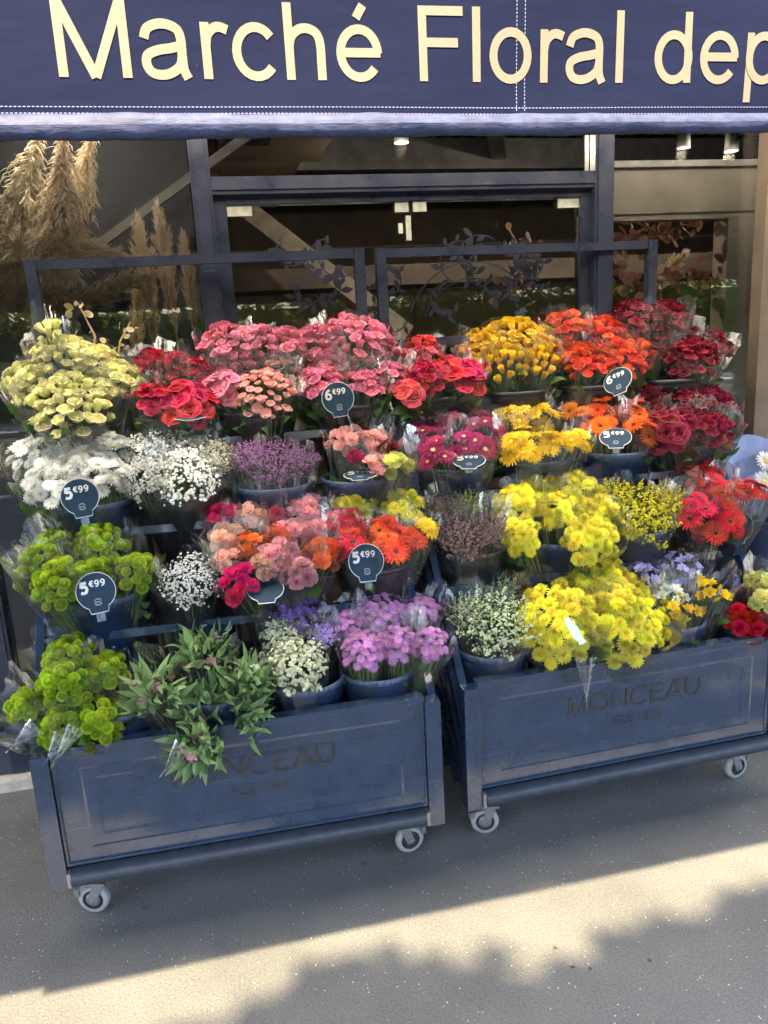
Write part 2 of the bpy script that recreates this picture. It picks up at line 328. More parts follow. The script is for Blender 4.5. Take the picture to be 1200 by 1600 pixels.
MB().box(-60,-13.0,-.125,60,-10.5,-.02).build('opposite_pavement',plain('pale opposite paving',(.46,.44,.40),.85,0,4,.2),kind='structure')
# ---------------------------------------------------------------- shop front
shop=empty('shop_front',(0.76,FY,0),'navy framed glass shop front behind the two flower carts','shop front')
def sp(name,mb,mat,smooth=False,parent=None,**kw):
    o=mb.build(name,mat,parent or shop,smooth,**kw)
    if parent is None: o.matrix_basis=Matrix.Translation((-.76,-FY,0))
    return o
for x0,x1 in((-.885,-.82),(-.012,.055),(1.458,1.535),(-2.6,-2.53),(3.6,3.67)):
    sp('mullion',MB().box(x0,FY,.045,x1,FY+.085,2.62).box(x0+.012,FY-.006,.2,x1-.012,FY,2.61),MT['frame'])
sp('transom',MB().box(.0555,FY+.004,2.064,1.4575,FY+.08,2.121).box(.0555,FY-.002,2.078,1.4575,FY+.004,2.106),MT['frame'])
sp('jamb',MB().box(.0555,FY+.03,.05,.098,FY+.08,2.0635),MT['frame']); sp('jamb',MB().box(1.415,FY+.03,.05,1.4575,FY+.08,2.0635),MT['frame'])
sp('door_head',MB().box(.0985,FY+.03,2.035,1.4145,FY+.08,2.0635),MT['frame'])
sp('transom_pane',MB().box(.056,FY+.04,2.1215,1.457,FY+.05,2.6195),MT['glass'])
for x0,x1 in((-2.5295,-.8855),(-.8195,-.0125),(1.5355,3.5995)):
    sp('window_pane',MB().box(x0,FY+.04,.2005,x1,FY+.05,2.6195),MT['glass'])
for x0,x1 in((-2.6,-.013),(1.536,3.67)):
    sp('bulkhead',MB().box(x0,FY+.01,.0405,x1,FY+.09,.2).box(x0,FY-.004,.165,x1,FY+.01,.1995),paint_mat('weathered bulkhead',(.03,.04,.06),.5,.9) if x0<0 else MT['frame'])
    sp('stone_plinth',MB().box(x0,FY-.05,.0,x1,FY+.12,.04),plain('pale stone plinth',(.42,.38,.33),.85,0,18,.35,.4,60))
sp('door_sill',MB().box(.0555,FY-.02,0,1.4575,FY+.1,.03),MT['steel'])
sp('fascia_wall',MB().box(-9,FY+.0,2.62,9,FY+.15,7.5).box(-9,FY+.002,0,-2.602,FY+.15,2.62).box(3.672,FY+.002,0,9,FY+.15,2.62),MT['frame'])
sp('brown_post',MB().box(2.168,FY-.03,.041,2.235,FY+.035,2.6),plain('brown post paint',(.14,.105,.075),.5,0,8,.25))
MT['vine']=plain('navy window film',(.007,.008,.018),.45,0,40,.2)
MT['brass']=plain('greenish glass clamp',(.50,.52,.42),.25,.35,30,.3)
def vleaf(mb,p,ang,L,Wd,y=0):
    c,s=math.cos(ang),math.sin(ang); pts=[]
    for u,w in((0,0),(.2,.55),(.5,1),(.78,.6),(1,0),(.78,-.6),(.5,-1),(.2,-.55)):
        a,b=u*L,w*Wd/2; pts.append((p[0]+a*c-b*s,y,p[1]+a*s+b*c))
    mb.add(pts,[tuple(range(8))])
LEAFME=MB(); vleaf(LEAFME,(0,0),PI/2,.05,.024); LEAFME=LEAFME.mesh('vine_leaf',MT['vine'],False)
rv=random.Random(5)
for di,(x0,x1) in enumerate(((.10,.757),(.764,1.4135))):
    door=empty('door',(0,0,0),'',''); door.parent=shop; del door['label'],door['category']; door.location=(x0-.76,.05,0)
    wdt=x1-x0
    MB().box(0,0,.04,wdt,.01,2.034).build('door_pane',MT['glass'],door)
    for cx in ((.0,wdt-.06) if di==0 else (.0,wdt-.085)):
        ww=.085 if (di==0)==(cx==0) else .05
        MB().box(cx,-.012,1.998,cx+ww,-.002,2.033).build('hinge_clamp',MT['brass'],door)
    if di==0: MB().box(wdt-.022,-.014,1.90,wdt-.004,-.004,1.985).box(wdt-.05,-.012,1.925,wdt-.035,-.004,1.96).build('door_lock',MT['brass'],door)
    # vine tendrils of dark film stuck on the pane
    for k in range(8 if di==0 else 9):
        cx=rv.uniform(.08,wdt-.10); cz=rv.uniform(1.64,1.93); r0=rv.uniform(.05,.10); a0=rv.uniform(0,2*PI); sg=rv.choice((-1,1)); P=[]
        for i in range(22):
            t=i/21; a=a0+sg*t*3.9; r=r0*(1-.35*t); P.append((cx+r*math.cos(a),-.0012-.0003*k,cz+r*math.sin(a)*.9))
        P=[(min(max(x,.01),wdt-.01),y,min(z,1.99)) for x,y,z in P]
        mb=MB(); w=.0022; vs=[]
        for i,p in enumerate(P):
            q=P[min(i+1,21)]; o=P[max(i-1,0)]; d=Vector((q[0]-o[0],q[2]-o[2])); d=d.normalized() if d.length>0 else Vector((1,0)); vs+=[(p[0]-d.y*w,p[1],p[2]+d.x*w),(p[0]+d.y*w,p[1],p[2]-d.x*w)]
        mb.add(vs,[(2*i,2*i+1,2*i+3,2*i+2) for i in range(21)]).build('vine_stem',MT['vine'],door)
        for i in range(2,22,3):
            p=P[i]; q=P[i-1]; d=math.atan2(p[2]-q[2],p[0]-q[0])
            for sg2 in ((-1,1) if i%2 else (1,)):
                an=d+sg2*rv.uniform(.7,1.1); s=rv.uniform(.55,1.0)
                if 0.03<p[0]+.05*s*math.cos(an)<wdt-.02 and p[2]+.05*s*math.sin(an)<2.0:
                    place(LEAFME,'vine_leaf',door,Matrix.Translation((p[0],p[1]-.0008-.0001*i,p[2]))@Matrix.Rotation(-(an-PI/2),4,'Y')@Matrix.Scale(s,4))
    if di==1:
        mb=MB()
        for rr in(.26,.20):
            vs=[]
            for i in range(31):
                a=R_(20+140*i/30); vs+=[(.22+(rr-.004)*math.cos(a),-.002,1.56+(rr-.004)*math.sin(a)),(.22+rr*math.cos(a),-.002,1.56+rr*math.sin(a))]
            mb.add(vs,[(2*i,2*i+1,2*i+3,2*i+2) for i in range(30)])
        mb.build('vine_arch',MT['vine'],door)
# ---------------------------------------------------------------- interior behind the glass
def st(name,mb,mat,kind='structure',**kw): return mb.build(name,mat,None,False,kind=kind,**kw)
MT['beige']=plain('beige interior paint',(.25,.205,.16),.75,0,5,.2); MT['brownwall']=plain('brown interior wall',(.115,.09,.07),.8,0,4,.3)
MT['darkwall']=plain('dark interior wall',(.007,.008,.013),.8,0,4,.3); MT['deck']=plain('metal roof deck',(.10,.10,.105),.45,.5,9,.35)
st('interior_floor',MB().box(-4,FY+.16,-.02,7,10,.012),plain('shop floor tiles',(.30,.25,.20),.4,0,6,.2))
st('interior_back_wall',MB().box(-4,8.6,.013,7,8.8,3.0),MT['brownwall'])
st('interior_side_wall',MB().box(-4.2,FY+.151,.0,-4.0,8.8,3.0),MT['brownwall']); st('interior_end_wall',MB().box(7,FY+.151,0,7.2,8.8,3.0),MT['beige'])
mb=MB(); mb.box(-4.2,FY+.151,3.05,7.2,8.8,3.2)
st('interior_ceiling',mb,MT['deck'])
for k in range(46):
    x=.6+k*.12; MB().box(x,FY+.2,2.99,x+.05,8.5,3.049).build('ceiling_rib',MT['deck'],None,kind='structure')
for k,(y,z) in enumerate(((4.4,2.72),(5.6,2.74),(7.0,2.76))):
    MB().bar((.3,y,z),(6.8,y+.4,z+.04),.11,.2).build('ceiling_beam',MT['deck'],None,kind='structure')
MB().bar((1.2,3.4,2.74),(3.1,8.0,2.78),.1,.1).build('ceiling_beam',MT['deck'],None,kind='structure')
st('interior_soffit',MB().box(-.6,3.5,2.56,.62,6.6,3.049),MT['beige'])
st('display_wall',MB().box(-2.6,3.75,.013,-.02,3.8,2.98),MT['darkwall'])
MB().bar((-.75,3.6,1.78),(.25,3.6,2.42),.03,.035).build('diagonal_brace',plain('dark brace',(.055,.05,.045),.7),None,label='beige diagonal brace behind the window with pampas grass',category='brace')
MB().bar((.05,4.9,2.5),(1.15,4.6,1.55),.14,.10).build('ceiling_strut',plain('dim strut',(.17,.14,.11),.7),None,label='pale slanting strut seen through the glass doors',category='strut')
MB().box(-.1,5.2,1.86,3.6,5.9,1.99).box(-.1,5.2,1.0,-.0,5.9,1.86).build('counter_canopy',MT['brownwall'],None,label='brown counter canopy deep inside the shop behind the doors',category='counter')
ac=empty('air_conditioner',(.38,4.05,2.50),'grey ceiling air conditioner with grille behind the pane above the doors','air conditioner')
MB().box(-.26,-.3,-.045,.26,.3,.055).build('casing',MT['beige'],ac)
for k in range(7): MB().box(-.25,-.29+k*.03,-.052,-.02,-.275+k*.03,-.0455).build('slat',MT['deck'],ac)
# beige lintel and pillar inside the end window
MT['tan']=plain('tan cabinet paint',(.46,.38,.285),.6,0,6,.2)
lin=empty('display_cabinet',(1.97,3.08,0),'beige timber cabinet frame inside the end window over dried eucalyptus','cabinet')
MB().box(-.335,.0,1.965,.33,.06,2.165).build('header_board',MT['tan'],lin); MB().box(-.335,-.02,2.166,.33,.08,2.19).build('top_ledge',plain('pale ledge',(.6,.55,.47),.6),lin)
MB().box(-.335,-.012,1.99,.33,-.001,2.03).build('molding',MT['tan'],lin); MB().box(.205,.001,.013,.33,.10,1.964).build('pillar',MT['tan'],lin)
MB().box(-.42,.02,.013,-.36,.08,2.1).build('side_post',plain('light wood post',(.42,.33,.22),.6),lin)
MB().box(-.3,.3,.0131,.6,.7,1.30).build('back_panel',MT['brownwall'],lin)
MB().box(-.35,-.05,1.155,.34,.0,1.185).build('rail',MT['brownwall'],lin)
def lampdisc(loc,e,lab):
    o=empty('spot_lamp',loc,lab,'lamp')
    MB().lathe([(.0,.10),(.032,.10),(.036,.0),(.033,.0),(.028,.02)],16).build('housing',MT['dark'],o,True)
    m,t,p=nodes('lamp glow'); p.inputs['Emission Color'].default_value=(1,.86,.62,1); p.inputs['Emission Strength'].default_value=2.5
    MB().lathe([(.0,.012),(.027,.012)],16).build('bulb',m,o)
    MB().tube([(0,0,.1),(0,0,.3)],.006,6).build('stem',MT['dark'],o)
    l=bpy.data.lights.new('spot bulb','POINT'); l.energy=e; l.color=(1,.82,.6); l.shadow_soft_size=.03; lo=bpy.data.objects.new('spot bulb',l); COL.objects.link(lo); lo.parent=o; lo.location=(0,0,-.03)
lampdisc((1.006,4.0,2.465),3,'small lit ceiling spot behind the pane above the doors')
lampdisc((2.82,4.0,2.41),3,'small lit ceiling spot at the top of the end window')
lampdisc((2.60,4.1,2.45),1.5,'dim ceiling spot beside the lit one in the end window')
lampdisc((-.5,3.25,2.55),3,'added unseen spot lighting the pampas grass, hidden by the awning')  # out-of-view lamp added to brighten the pampas window
# ---------------------------------------------------------------- awning
aw=empty('awning',(.2,.79,1.78),'navy awning valance with cream lettering above the flower carts','awning')
ml,t,p=nodes('awning canvas'); n=noise(t,2.2,5,.6); r=ramp(t,n.outputs[0],[(.3,.84),(.7,1.16)])
c=mix(t,1.0,(.0080,.0107,.032),r.outputs[0],'MULTIPLY'); d=noise(t,30,2); dr=ramp(t,d.outputs[0],[(.76,0.),(.80,.08)]); c=mix(t,dr.outputs[0],c,(.30,.30,.33))
t.links.new(c,p.inputs['Base Color']); p.inputs['Roughness'].default_value=.85; p.inputs['Specular IOR Level'].default_value=.08
wv=noise(t,1.0,3,.5,'Object',(6,1,16)); wv2=noise(t,900,1); t.links.new(bump(t,wv.outputs[0],.35,.01,bump(t,wv2.outputs[0],.25,.0008)),p.inputs['Normal'])
MT['canvas']=ml
mh,t,p=nodes('hem canvas'); n=noise(t,60,4,.7); r=ramp(t,n.outputs[0],[(.3,.55),(.7,1.5)]); c=mix(t,1.0,(.034,.042,.094),r.outputs[0],'MULTIPLY'); t.links.new(c,p.inputs['Base Color']); p.inputs['Roughness'].default_value=.7
w1=noise(t,1.0,4,.6,'Object',(45,160,160)); t.links.new(bump(t,w1.outputs[0],.35,.005),p.inputs['Normal']); MT['hem']=mh
def vy(x,z): return .0020*math.sin(7*x+2*z*9)+.0010*math.sin(19*x-30*z)*(1-(z-.0)/.3)+ .0006*math.sin(3.1*x+40*z)
XS=[-4+.02*i for i in range(451)]
P=[];Q=[]
for j in range(15):
    z=.012+.288*j/14; P.append([(x,vy(x,z),z) for x in XS]); 
mb=MB(); mb.grid(P); mb.grid([[(x,y+.0016,z) for x,y,z in r] for r in P][::-1]); mb.build('valance',MT['canvas'],aw,True)
mr,t,p=nodes('added light panel'); n=noise(t,3,3); r=ramp(t,n.outputs[0],[(.3,.9),(.7,1.1)]); c=mix(t,1.0,(.94,.94,.95),r.outputs[0],'MULTIPLY'); tl=t.nodes.new('ShaderNodeBsdfTranslucent'); t.links.new(c,tl.inputs[0])
p.inputs['Base Color'].default_value=(.03,.04,.09,1); p.inputs['Roughness'].default_value=.9; mx=t.nodes.new('ShaderNodeMixShader'); mx.inputs[0].default_value=.96; t.links.new(p.outputs[0],mx.inputs[1]); t.links.new(tl.outputs[0],mx.inputs[2]); t.links.new(mx.outputs[0],t.nodes['Material Output'].inputs[0])
rf_=lambda x,f:(x,2.07*f,.298+.72*f-.02*math.sin(PI*f))
mc=plain('dark awning lining',(.006,.008,.016),.95,0,5,.2,spec=0)
MB().grid([[rf_(x,.61*j/6) for x in(-4,5)] for j in range(7)]).build('roof_sheet',mc,aw,True)
MB().grid([[rf_(x,.61+.39*j/6) for x in(-4,5)] for j in range(7)]).build('added_light_panel',mr,aw,True)  # unseen rear panel, added to pass daylight down onto the flower tiers
mb=MB(); rows=[]
for i,x in enumerate([-1.2+.008*k for k in range(301)]):
    ring=[]
    for k in range(14):
        a=2*PI*k/14; wob=1+.05*math.sin(31*x+2*a)+.035*math.sin(83*x+a*3)+.02*math.sin(170*x)
        ring.append((x,-.005-.009*math.cos(a)*wob,.0053+.0042*x+(.0101-.0030*x)*math.sin(a)*wob-.0006*math.sin(5*x)))
    ring.append(ring[0]); rows.append(ring)
mb.grid(rows); mb.build('hem',MT['hem'],aw,True)
MT['thread']=plain('pale stitching',(.22,.23,.36),.7)
mb=MB()
def dash(x0,z0,x1,z1,n):
    for i in range(n):
        a=i/n;b=a+.62/n; q=[(x0+(x1-x0)*t_,z0+(z1-z0)*t_) for t_ in(a,b)]
        dx,dz=(x1-x0),(z1-z0); L=math.hypot(dx,dz); nx,nz=-dz/L*.00035,dx/L*.00035
        mb.add([(q[0][0]-nx,vy(*q[0])-.0006,q[0][1]-nz),(q[1][0]-nx,vy(*q[1])-.0006,q[1][1]-nz),(q[1][0]+nx,vy(*q[1])-.0006,q[1][1]+nz),(q[0][0]+nx,vy(*q[0])-.0006,q[0][1]+nz)],[(0,1,2,3)])
dash(-.5,.0215,.6,.0235,300); dash(-.5,.0165,.6,.0172,300); dash(.118,.02,.1185,.29,80); dash(.1265,.02,.127,.29,80)
mb.build('stitching',MT['thread'],aw,kind='stuff')
m,t,p=nodes('cream lettering'); w1=noise(t,1,2,.5,'Object',(8,8,900)); n=noise(t,700,2); r=ramp(t,n.outputs[0],[(.3,.86),(.7,1.08)]); c=mix(t,1.0,(.185,.152,.105),r.outputs[0],'MULTIPLY'); t.links.new(c,p.inputs['Base Color']); p.inputs['Roughness'].default_value=.7; MT['cream']=m
text_parts('March\u00e9 Floral dep',.124,.0642,-.312,.0455,-.0006,MT['cream'],aw,track=.001,depth=.00012,bend=vy)
mb=MB().box(-4,.01,.296,5,.04,.33); mb.build('front_bar',MT['steel'],aw)
# ---------------------------------------------------------------- carts
def caster(parent,x,y,rz):
    z=.045
    c=MB(); 
    for s in(-1,1): c.bar((0,s*.019,z-.004),(.022,s*.017,.102),.026,.004,upv=(0,1,0))
    c.box(-.012,-.024,.098,.045,.024,.106); c.tube([(0,-.024,z),(0,.024,z)],.006,8)
    co=c.build('caster',MT['steel'],parent,mat=Matrix.Translation((x,y,0))@Matrix.Rotation(rz,4,'Z'))
    pr=[(.030,-.013),(.040,-.013),(.0445,-.008),(.0455,0),(.0445,.008),(.040,.013),(.030,.013)]
    MB().lathe(pr,28,0,(0,0,0),'y').build('tyre',MT['rubber'],co,True,mat=Matrix.Translation((0,0,z)))
    MB().lathe([(.0,-.0125),(.020,-.0125),(.024,-.009),(.030,-.009),(.030,.009),(.024,.009),(.020,.0125),(0,.0125)],20,0,(0,0,0),'y').build('hub',MT['dark'],co,False,mat=Matrix.Translation((0,0,z)))
    MB().lathe([(.0,-.0155),(.013,-.0155),(.021,-.0128)],16,0,(0,0,0),'y').build('hub_cap',MT['steel'],co,True,mat=Matrix.Translation((0,0,z)))
    MB().bar((.03,0,.098),(-.038,0,.078),.03,.005).box(-.05,-.018,.060,-.036,.018,.082).build('brake_lever',MT['steel'],co)
CART={1:(-.5725,1.9996,-.0148),2:(.6223,2.0174,.028)}
W_=1.1113; MT['bumper']=plain('dull navy rubber rail',(.026,.032,.046),.5,0,25,.3)
def cart(i,label):
    X0,Y0,a=CART[i]; c=empty('flower_cart',(X0,Y0,0),label,'flower cart','tiered flower carts before the shop',a)
    zb,zt=.155,.549; P_=MT['cart']
    fp=MB().box(.046,.014,.208,W_-.046,.03,zt-.002).build('front_panel',MT['cartsoft'],c)
    # raised bevelled field on the panel
    x0,x1,z0,z1=.115,W_-.115,.255,.500; d=.035; yb,yf=.0138,.0126
    ring=lambda e,y:[(x0+e,y,z0+e),(x1-e,y,z0+e),(x1-e,y,z1-e),(x0+e,y,z1-e)]
    vs=ring(0,yb)+ring(.007,yf-.0004)+ring(d,yf)+ring(d+.005,yf+.0006)+ring(d+.008,yb-.0005)
    mb=MB(); mb.add(vs,[(4*k+j,4*k+(j+1)%4,4*k+4+(j+1)%4,4*k+4+j) for k in range(4) for j in range(4)]); mb.build('molding',MT['cartsoft'],fp)
    mb=MB(); ring=lambda e,y:[(.047+e,y,.209+e),(W_-.047-e,y,.209+e),(W_-.047-e,y,zt-.003-e),(.047+e,y,zt-.003-e)]
    vs=ring(0,.010)+ring(.006,.0105)+ring(.009,.0137); mb.add(vs,[(4*k+j,4*k+(j+1)%4,4*k+4+(j+1)%4,4*k+4+j) for k in range(2) for j in range(4)]); mb.build('panel_bead',MT['cartsoft'],fp)
    text_parts('MONCEAU',.125,.064,.335,.395,.0128,MT['letter'],fp,track=.02,depth=.0006)
    text_parts('FLEURS',.115,.030,.495,.340,.0128,MT['letter'],fp,track=.10,depth=.0006)
    for x in(0,W_-.045): MB().box(x,-.004,zb-.006,x+.045,.041,zt).build('corner_post',P_,c)
    MB().box(.046,.004,zt-.0015,W_-.046,.044,zt+.014).build('top_edge',P_,c)
    # round nosed bumper along the foot
    mb=MB(); prof=[(.012,.204),(-.006,.204),(-.020,.199),(-.027,.185),(-.024,.168),(-.010,.158),(.012,.158)]
    xs=[.058,W_-.058]; rows=[[(x,y,z) for y,z in prof] for x in xs]; mb.grid(rows); mb.add([(xs[0],y,z) for y,z in prof],[tuple(range(7))[::-1]]); mb.add([(xs[1],y,z) for y,z in prof],[tuple(range(7))]); mb.build('bumper',MT['bumper'],c,True)
    for x in(.047,W_-.057): MB().box(x,-.016,.160,x+.010,.012,.203).build('bumper_bracket',MT['steel'],c)
    MB().box(.046,.045,zb,W_-.046,.80,zb+.018).build('base_board',P_,c); MB().box(.046,.031,zb+.019,W_-.046,.044,.207).build('lower_rail',P_,c)
    MB().box(.046,.0,.150,W_-.046,.03,.1565).build('foot_rail',P_,c)
    # side slats, parallel and rising to the back like stair strings
    for s in(0,1):
        x=.013 if s==0 else W_-.013
        for k in range(6):
            o=-.028-.125*k; v0=.043; z0=.55+o
            if z0<.17: v0=(.17-.55-o)/1.2; z0=.17
            MB().bar((x,v0,z0),(x,.80,.55+o+1.2*.80 if k>0 else .55+o+1.2*.80),.022,.03).build('side_slat',P_,c)
    for x in(0,W_-.035): MB().box(x,.801,zb,x+.035,.836,1.868).build('rear_post',MT['frame'],c)  # same cart paint in reality; darker frame paint puts shade on the rear frame
    MB().box(.0355,.806,1.836,W_-.0355,.832,1.866).build('top_bar',MT['frame'],c); MB().box(.0355,.806,1.52,W_-.0355,.832,1.55).build('back_bar',MT['frame'],c)
    for x in(.075,.12): 
        MB().box(x,.803,.18,x+.028,.83,1.519).build('back_slat',P_,c)
    for v,z in((.235,.765),(.425,1.02),(.615,1.25)):
        MB().box(.024,v,z,W_-.024,v+.022,z+.024).build('guard_rail',P_,c)
    for k,(v0,v1,z) in enumerate(((.25,.43,.592),(.44,.62,.832),(.63,.80,1.057),(.05,.245,.325))):
        for j in range(3):
            w=(v1-v0)/3; MB().box(.026,v0+j*w,z-.016,W_-.026,v0+(j+1)*w-.008,z).build('shelf_slat',P_,c)
        if k<3:
            for j in range(4): 
                xx=.05+j*.26; MB().box(xx,v0-.014,z-.20,xx+.22,v0-.004,z-.02).build('wooden_plank',MT['wood'],c)
    for x,y,r in((.085,.085,R_(-14)),(W_-.09,.10,R_(188)),(.085,.74,R_(30)),(W_-.085,.74,R_(160))): caster(c,x,y,r)
    return c
cart(1,'navy tiered flower cart holding the cream roses and leafy lilies'); cart(2,'navy tiered flower cart holding the orange roses and large yellow chrysanthemums')
# ================================================================ FLOWER SHAPES (one shared mesh per variant)
def petal_strip(mb,phi,r0,z0,L,Wd,e0,curl,cup,nu=3,nv=2,prof=(.35,.9,1.,.55),ruf=0,rf=3,ph=0,mat=0,tw=0,t0=0.):
    """one petal: starts at radius r0, leaves at elevation e0, bends by curl along its length"""
    P=[];T=[]; e=e0; r=r0; z=z0; cs,sn=math.cos(phi),math.sin(phi)
    for i in range(nu+1):
        u=i/nu
        if i>0: r+=L/nu*math.cos(e); z+=L/nu*math.sin(e); e+=curl/nu
        x=u*(len(prof)-1); k=min(int(x),len(prof)-2); w=Wd/2*(prof[k]+(prof[k+1]-prof[k])*(x-k)); row=[]
        for j in range(-nv,nv+1):
            v=j/nv; b=v*w; off=cup*w*v*v+ruf*u*u*math.sin(rf*v*3.1+ph+j*j)
            rr=r-off*math.sin(e); zz=z+off*math.cos(e)
            if tw: bb=b*math.cos(tw*u); zz+=b*math.sin(tw*u); b=bb
            row.append((rr*cs-b*sn,rr*sn+b*cs,zz))
        P.append(row); T.append([t0+(1-t0)*u]*len(row))
    mb.grid(P,mat,T)
def wrap_petal(mb,phi,half,prof,nu,nv,dip,out=0,lean=0,rnd=None):
    """rose petal wrapped round the axis: prof = (radius,height) rows"""
    P=[];T=[]; n=len(prof)-1; tq=.72+.28*abs(math.sin(phi*12.9898+half*78.2))
    for i in range(nu+1):
        u=i/nu; x=u*n; k=min(int(x),n-1); f=x-k
        r=prof[k][0]+(prof[k+1][0]-prof[k][0])*f; z=prof[k][1]+(prof[k+1][1]-prof[k][1])*f; row=[]
        wd=half*(.55+.45*math.sin(PI*min(1,.25+u*.62)))
        for j in range(-nv,nv+1):
            v=j/nv; a=phi+v*wd; zz=z-dip*u*u*v*v*v*v; rr=r*(1+.05*v*lean)+out*u*u*u*(1-.5*v*v)
            row.append((rr*math.cos(a),rr*math.sin(a),zz))
        P.append(row); T.append([tq*(u*.62) for j in range(-nv,nv+1)])
    mb.grid(P,0,T)
def rose(seed,openness):
    rd=random.Random(seed); mb=MB(); a=rd.uniform(0,6)
    lay=[(.09,3,1.5,1.0),(.19,3,1.3,1.02),(.31,3,1.2,1.0),(.45,4,1.02,.96),(.60,4,.95,.90),(.74,5,.85,.80)]
    if openness<.5: lay=lay[:5]
    for li,(r,n,half,h) in enumerate(lay):
        for k in range(n):
            a+=2*PI/n+rd.uniform(-.2,.2)
            rr=r*(.75+.35*openness)*rd.uniform(.95,1.05); f=li/(len(lay)-1); flare=.05+ .22*f*f*openness
            hh=h*rd.uniform(.96,1.03)*(1.45-.30*openness)
            wrap_petal(mb,a,half,[(.06+.10*f,.0),(rr*.80+.05,.30*hh),(rr*1.02+.02,.66*hh),(rr*.96+.02,.90*hh),(rr+flare,hh-.12*f*openness)],5,3,.14+.05*f,.05*f,rd.uniform(-1,1))
    # sepals
    for k in range(5): petal_strip(mb,k*1.257,.06,.02,.42,.16,.9,-1.6,.3,3,1,(1,.9,.6,.05),mat=1)
    mb.tube([(0,0,-.5),(0,0,.06)],[.045,.10],6,1); return mb
def daisy(seed,layers,eye,eyer,eyeh=.10,nu=2,ring=0):
    rd=random.Random(seed); mb=MB()
    for n,L,Wd,e,curl,r0,z in layers:
        o=rd.uniform(0,6)
        for k in range(n): petal_strip(mb,o+2*PI*k/n+rd.uniform(-.05,.05),r0,z,L*rd.uniform(.90,1.06),Wd,e+rd.uniform(-.10,.10),curl*rd.uniform(.6,1.4),.5,nu,1,(.5,.95,1.,.45))
    if eyer:
        pr=[(eyer*1.02,.0),(eyer,.5*eyeh),(eyer*.75,eyeh),(eyer*.35,eyeh*.85),(0,eyeh*.6)]; mb.lathe(pr,12,1,(0,0,.01))
        for k in range(ring): petal_strip(mb,2*PI*k/ring,eyer*.8,.05,eyer*.55,eyer*.22,.9,-.6,0,1,1,(1,.6),mat=2)
    mb.tube([(0,0,-.35),(0,0,.0)],[.05,.09],5,3 if ring else 2)
    return mb
def ruffle_head(seed,layers,ruf,prof=(.3,.75,1.,.95),nv=4):
    rd=random.Random(seed); mb=MB()
    for n,L,Wd,e,curl,r0,z in layers:
        o=rd.uniform(0,6)
        for k in range(n): petal_strip(mb,o+2*PI*k/n+rd.uniform(-.2,.2),r0,z,L*rd.uniform(.85,1.1),Wd*rd.uniform(.85,1.15),e+rd.uniform(-.2,.2),curl,.15,3,nv,prof,ruf,rd.uniform(2.2,3.4),rd.uniform(0,6))
    mb.lathe([(.0,-.55),(.12,-.5),(.17,-.2),(.22,.0)],8,1); return mb
def pompom(seed):
    rd=random.Random(seed); mb=MB(); n=150
    for i in range(n):
        y=1-1.62*(i+.5)/n; r=math.sqrt(max(0,1-y*y)); a=i*2.39996+rd.uniform(-.1,.1)
        d=Vector((r*math.cos(a),r*math.sin(a),y)); L=.5 if y<.86 else .36
        c=d*(.62 if y<.86 else .52); c.z=c.z*.82; x=d.cross(Vector((0,0,1)));
        x=x.normalized() if x.length>.05 else Vector((1,0,0)); up_=x.cross(d); w=.105
        tip=c+d*L*rd.uniform(.85,1.1)+up_*(.10); tip.z*=.93
        mid=c+d*L*.55+up_*-.02
        mb.add([c-x*w*.7,c+x*w*.7,mid+x*w,mid-x*w,tip+x*w*.45,tip-x*w*.45],[(0,1,2,3),(3,2,4,5)],0,[0,0,.5,.5,1,1])
    mb.lathe([(0,-.75),(.3,-.66),(.55,-.3),(.62,.1),(.5,.45),(.2,.56),(0,.5)],12,0); mb.t[-84:]=[.15]*84
    mb.tube([(0,0,-1.3),(0,0,-.6)],[.06,.09],5,1); return mb
def freesia(seed):
    rd=random.Random(seed); mb=MB()
    for k in range(3):
        for q in range(2): petal_strip(mb,k*2.094+q*1.047+seed,.05+.02*q,-.1-.03*q,.95,.62,1.15-.1*q,-.95,.45,4,2,(.35,.55,.95,.9,.35),t0=.1)
    mb.lathe([(.0,-.9),(.08,-.8),(.11,-.3),(.09,.0)],7,1)
    for k in range(3): mb.tube([(0,0,-.1),(.05*math.cos(k*2),.05*math.sin(k*2),.45)],[.02,.03],4,2)
    return mb
def budm(seed):
    mb=MB(); mb.lathe([(0,-.5),(.12,-.45),(.2,-.1),(.17,.25),(.07,.5),(0,.58)],7,0); mb.t=[max(0,min(1,v[2]+.5)) for v in mb.v]; return mb
def blob(mb,c,r,rd,d,mat=0):
    d=Vector(d).normalized(); x=d.cross(Vector((.3,.9,.1))).normalized(); y=d.cross(x); c=Vector(c); n=5; o=rd.uniform(0,6)
    vs=[c+d*r*.55]+[c+(x*math.cos(o+2*PI*k/n)+y*math.sin(o+2*PI*k/n))*r*rd.uniform(.8,1.15)+d*r*rd.uniform(.0,.3) for k in range(n)]+[c-d*r*.9]
    mb.add(vs,[(0,1+k,1+(k+1)%n) for k in range(n)]+[(6,1+(k+1)%n,1+k) for k in range(n)],mat,[1]+[.8]*n+[0])
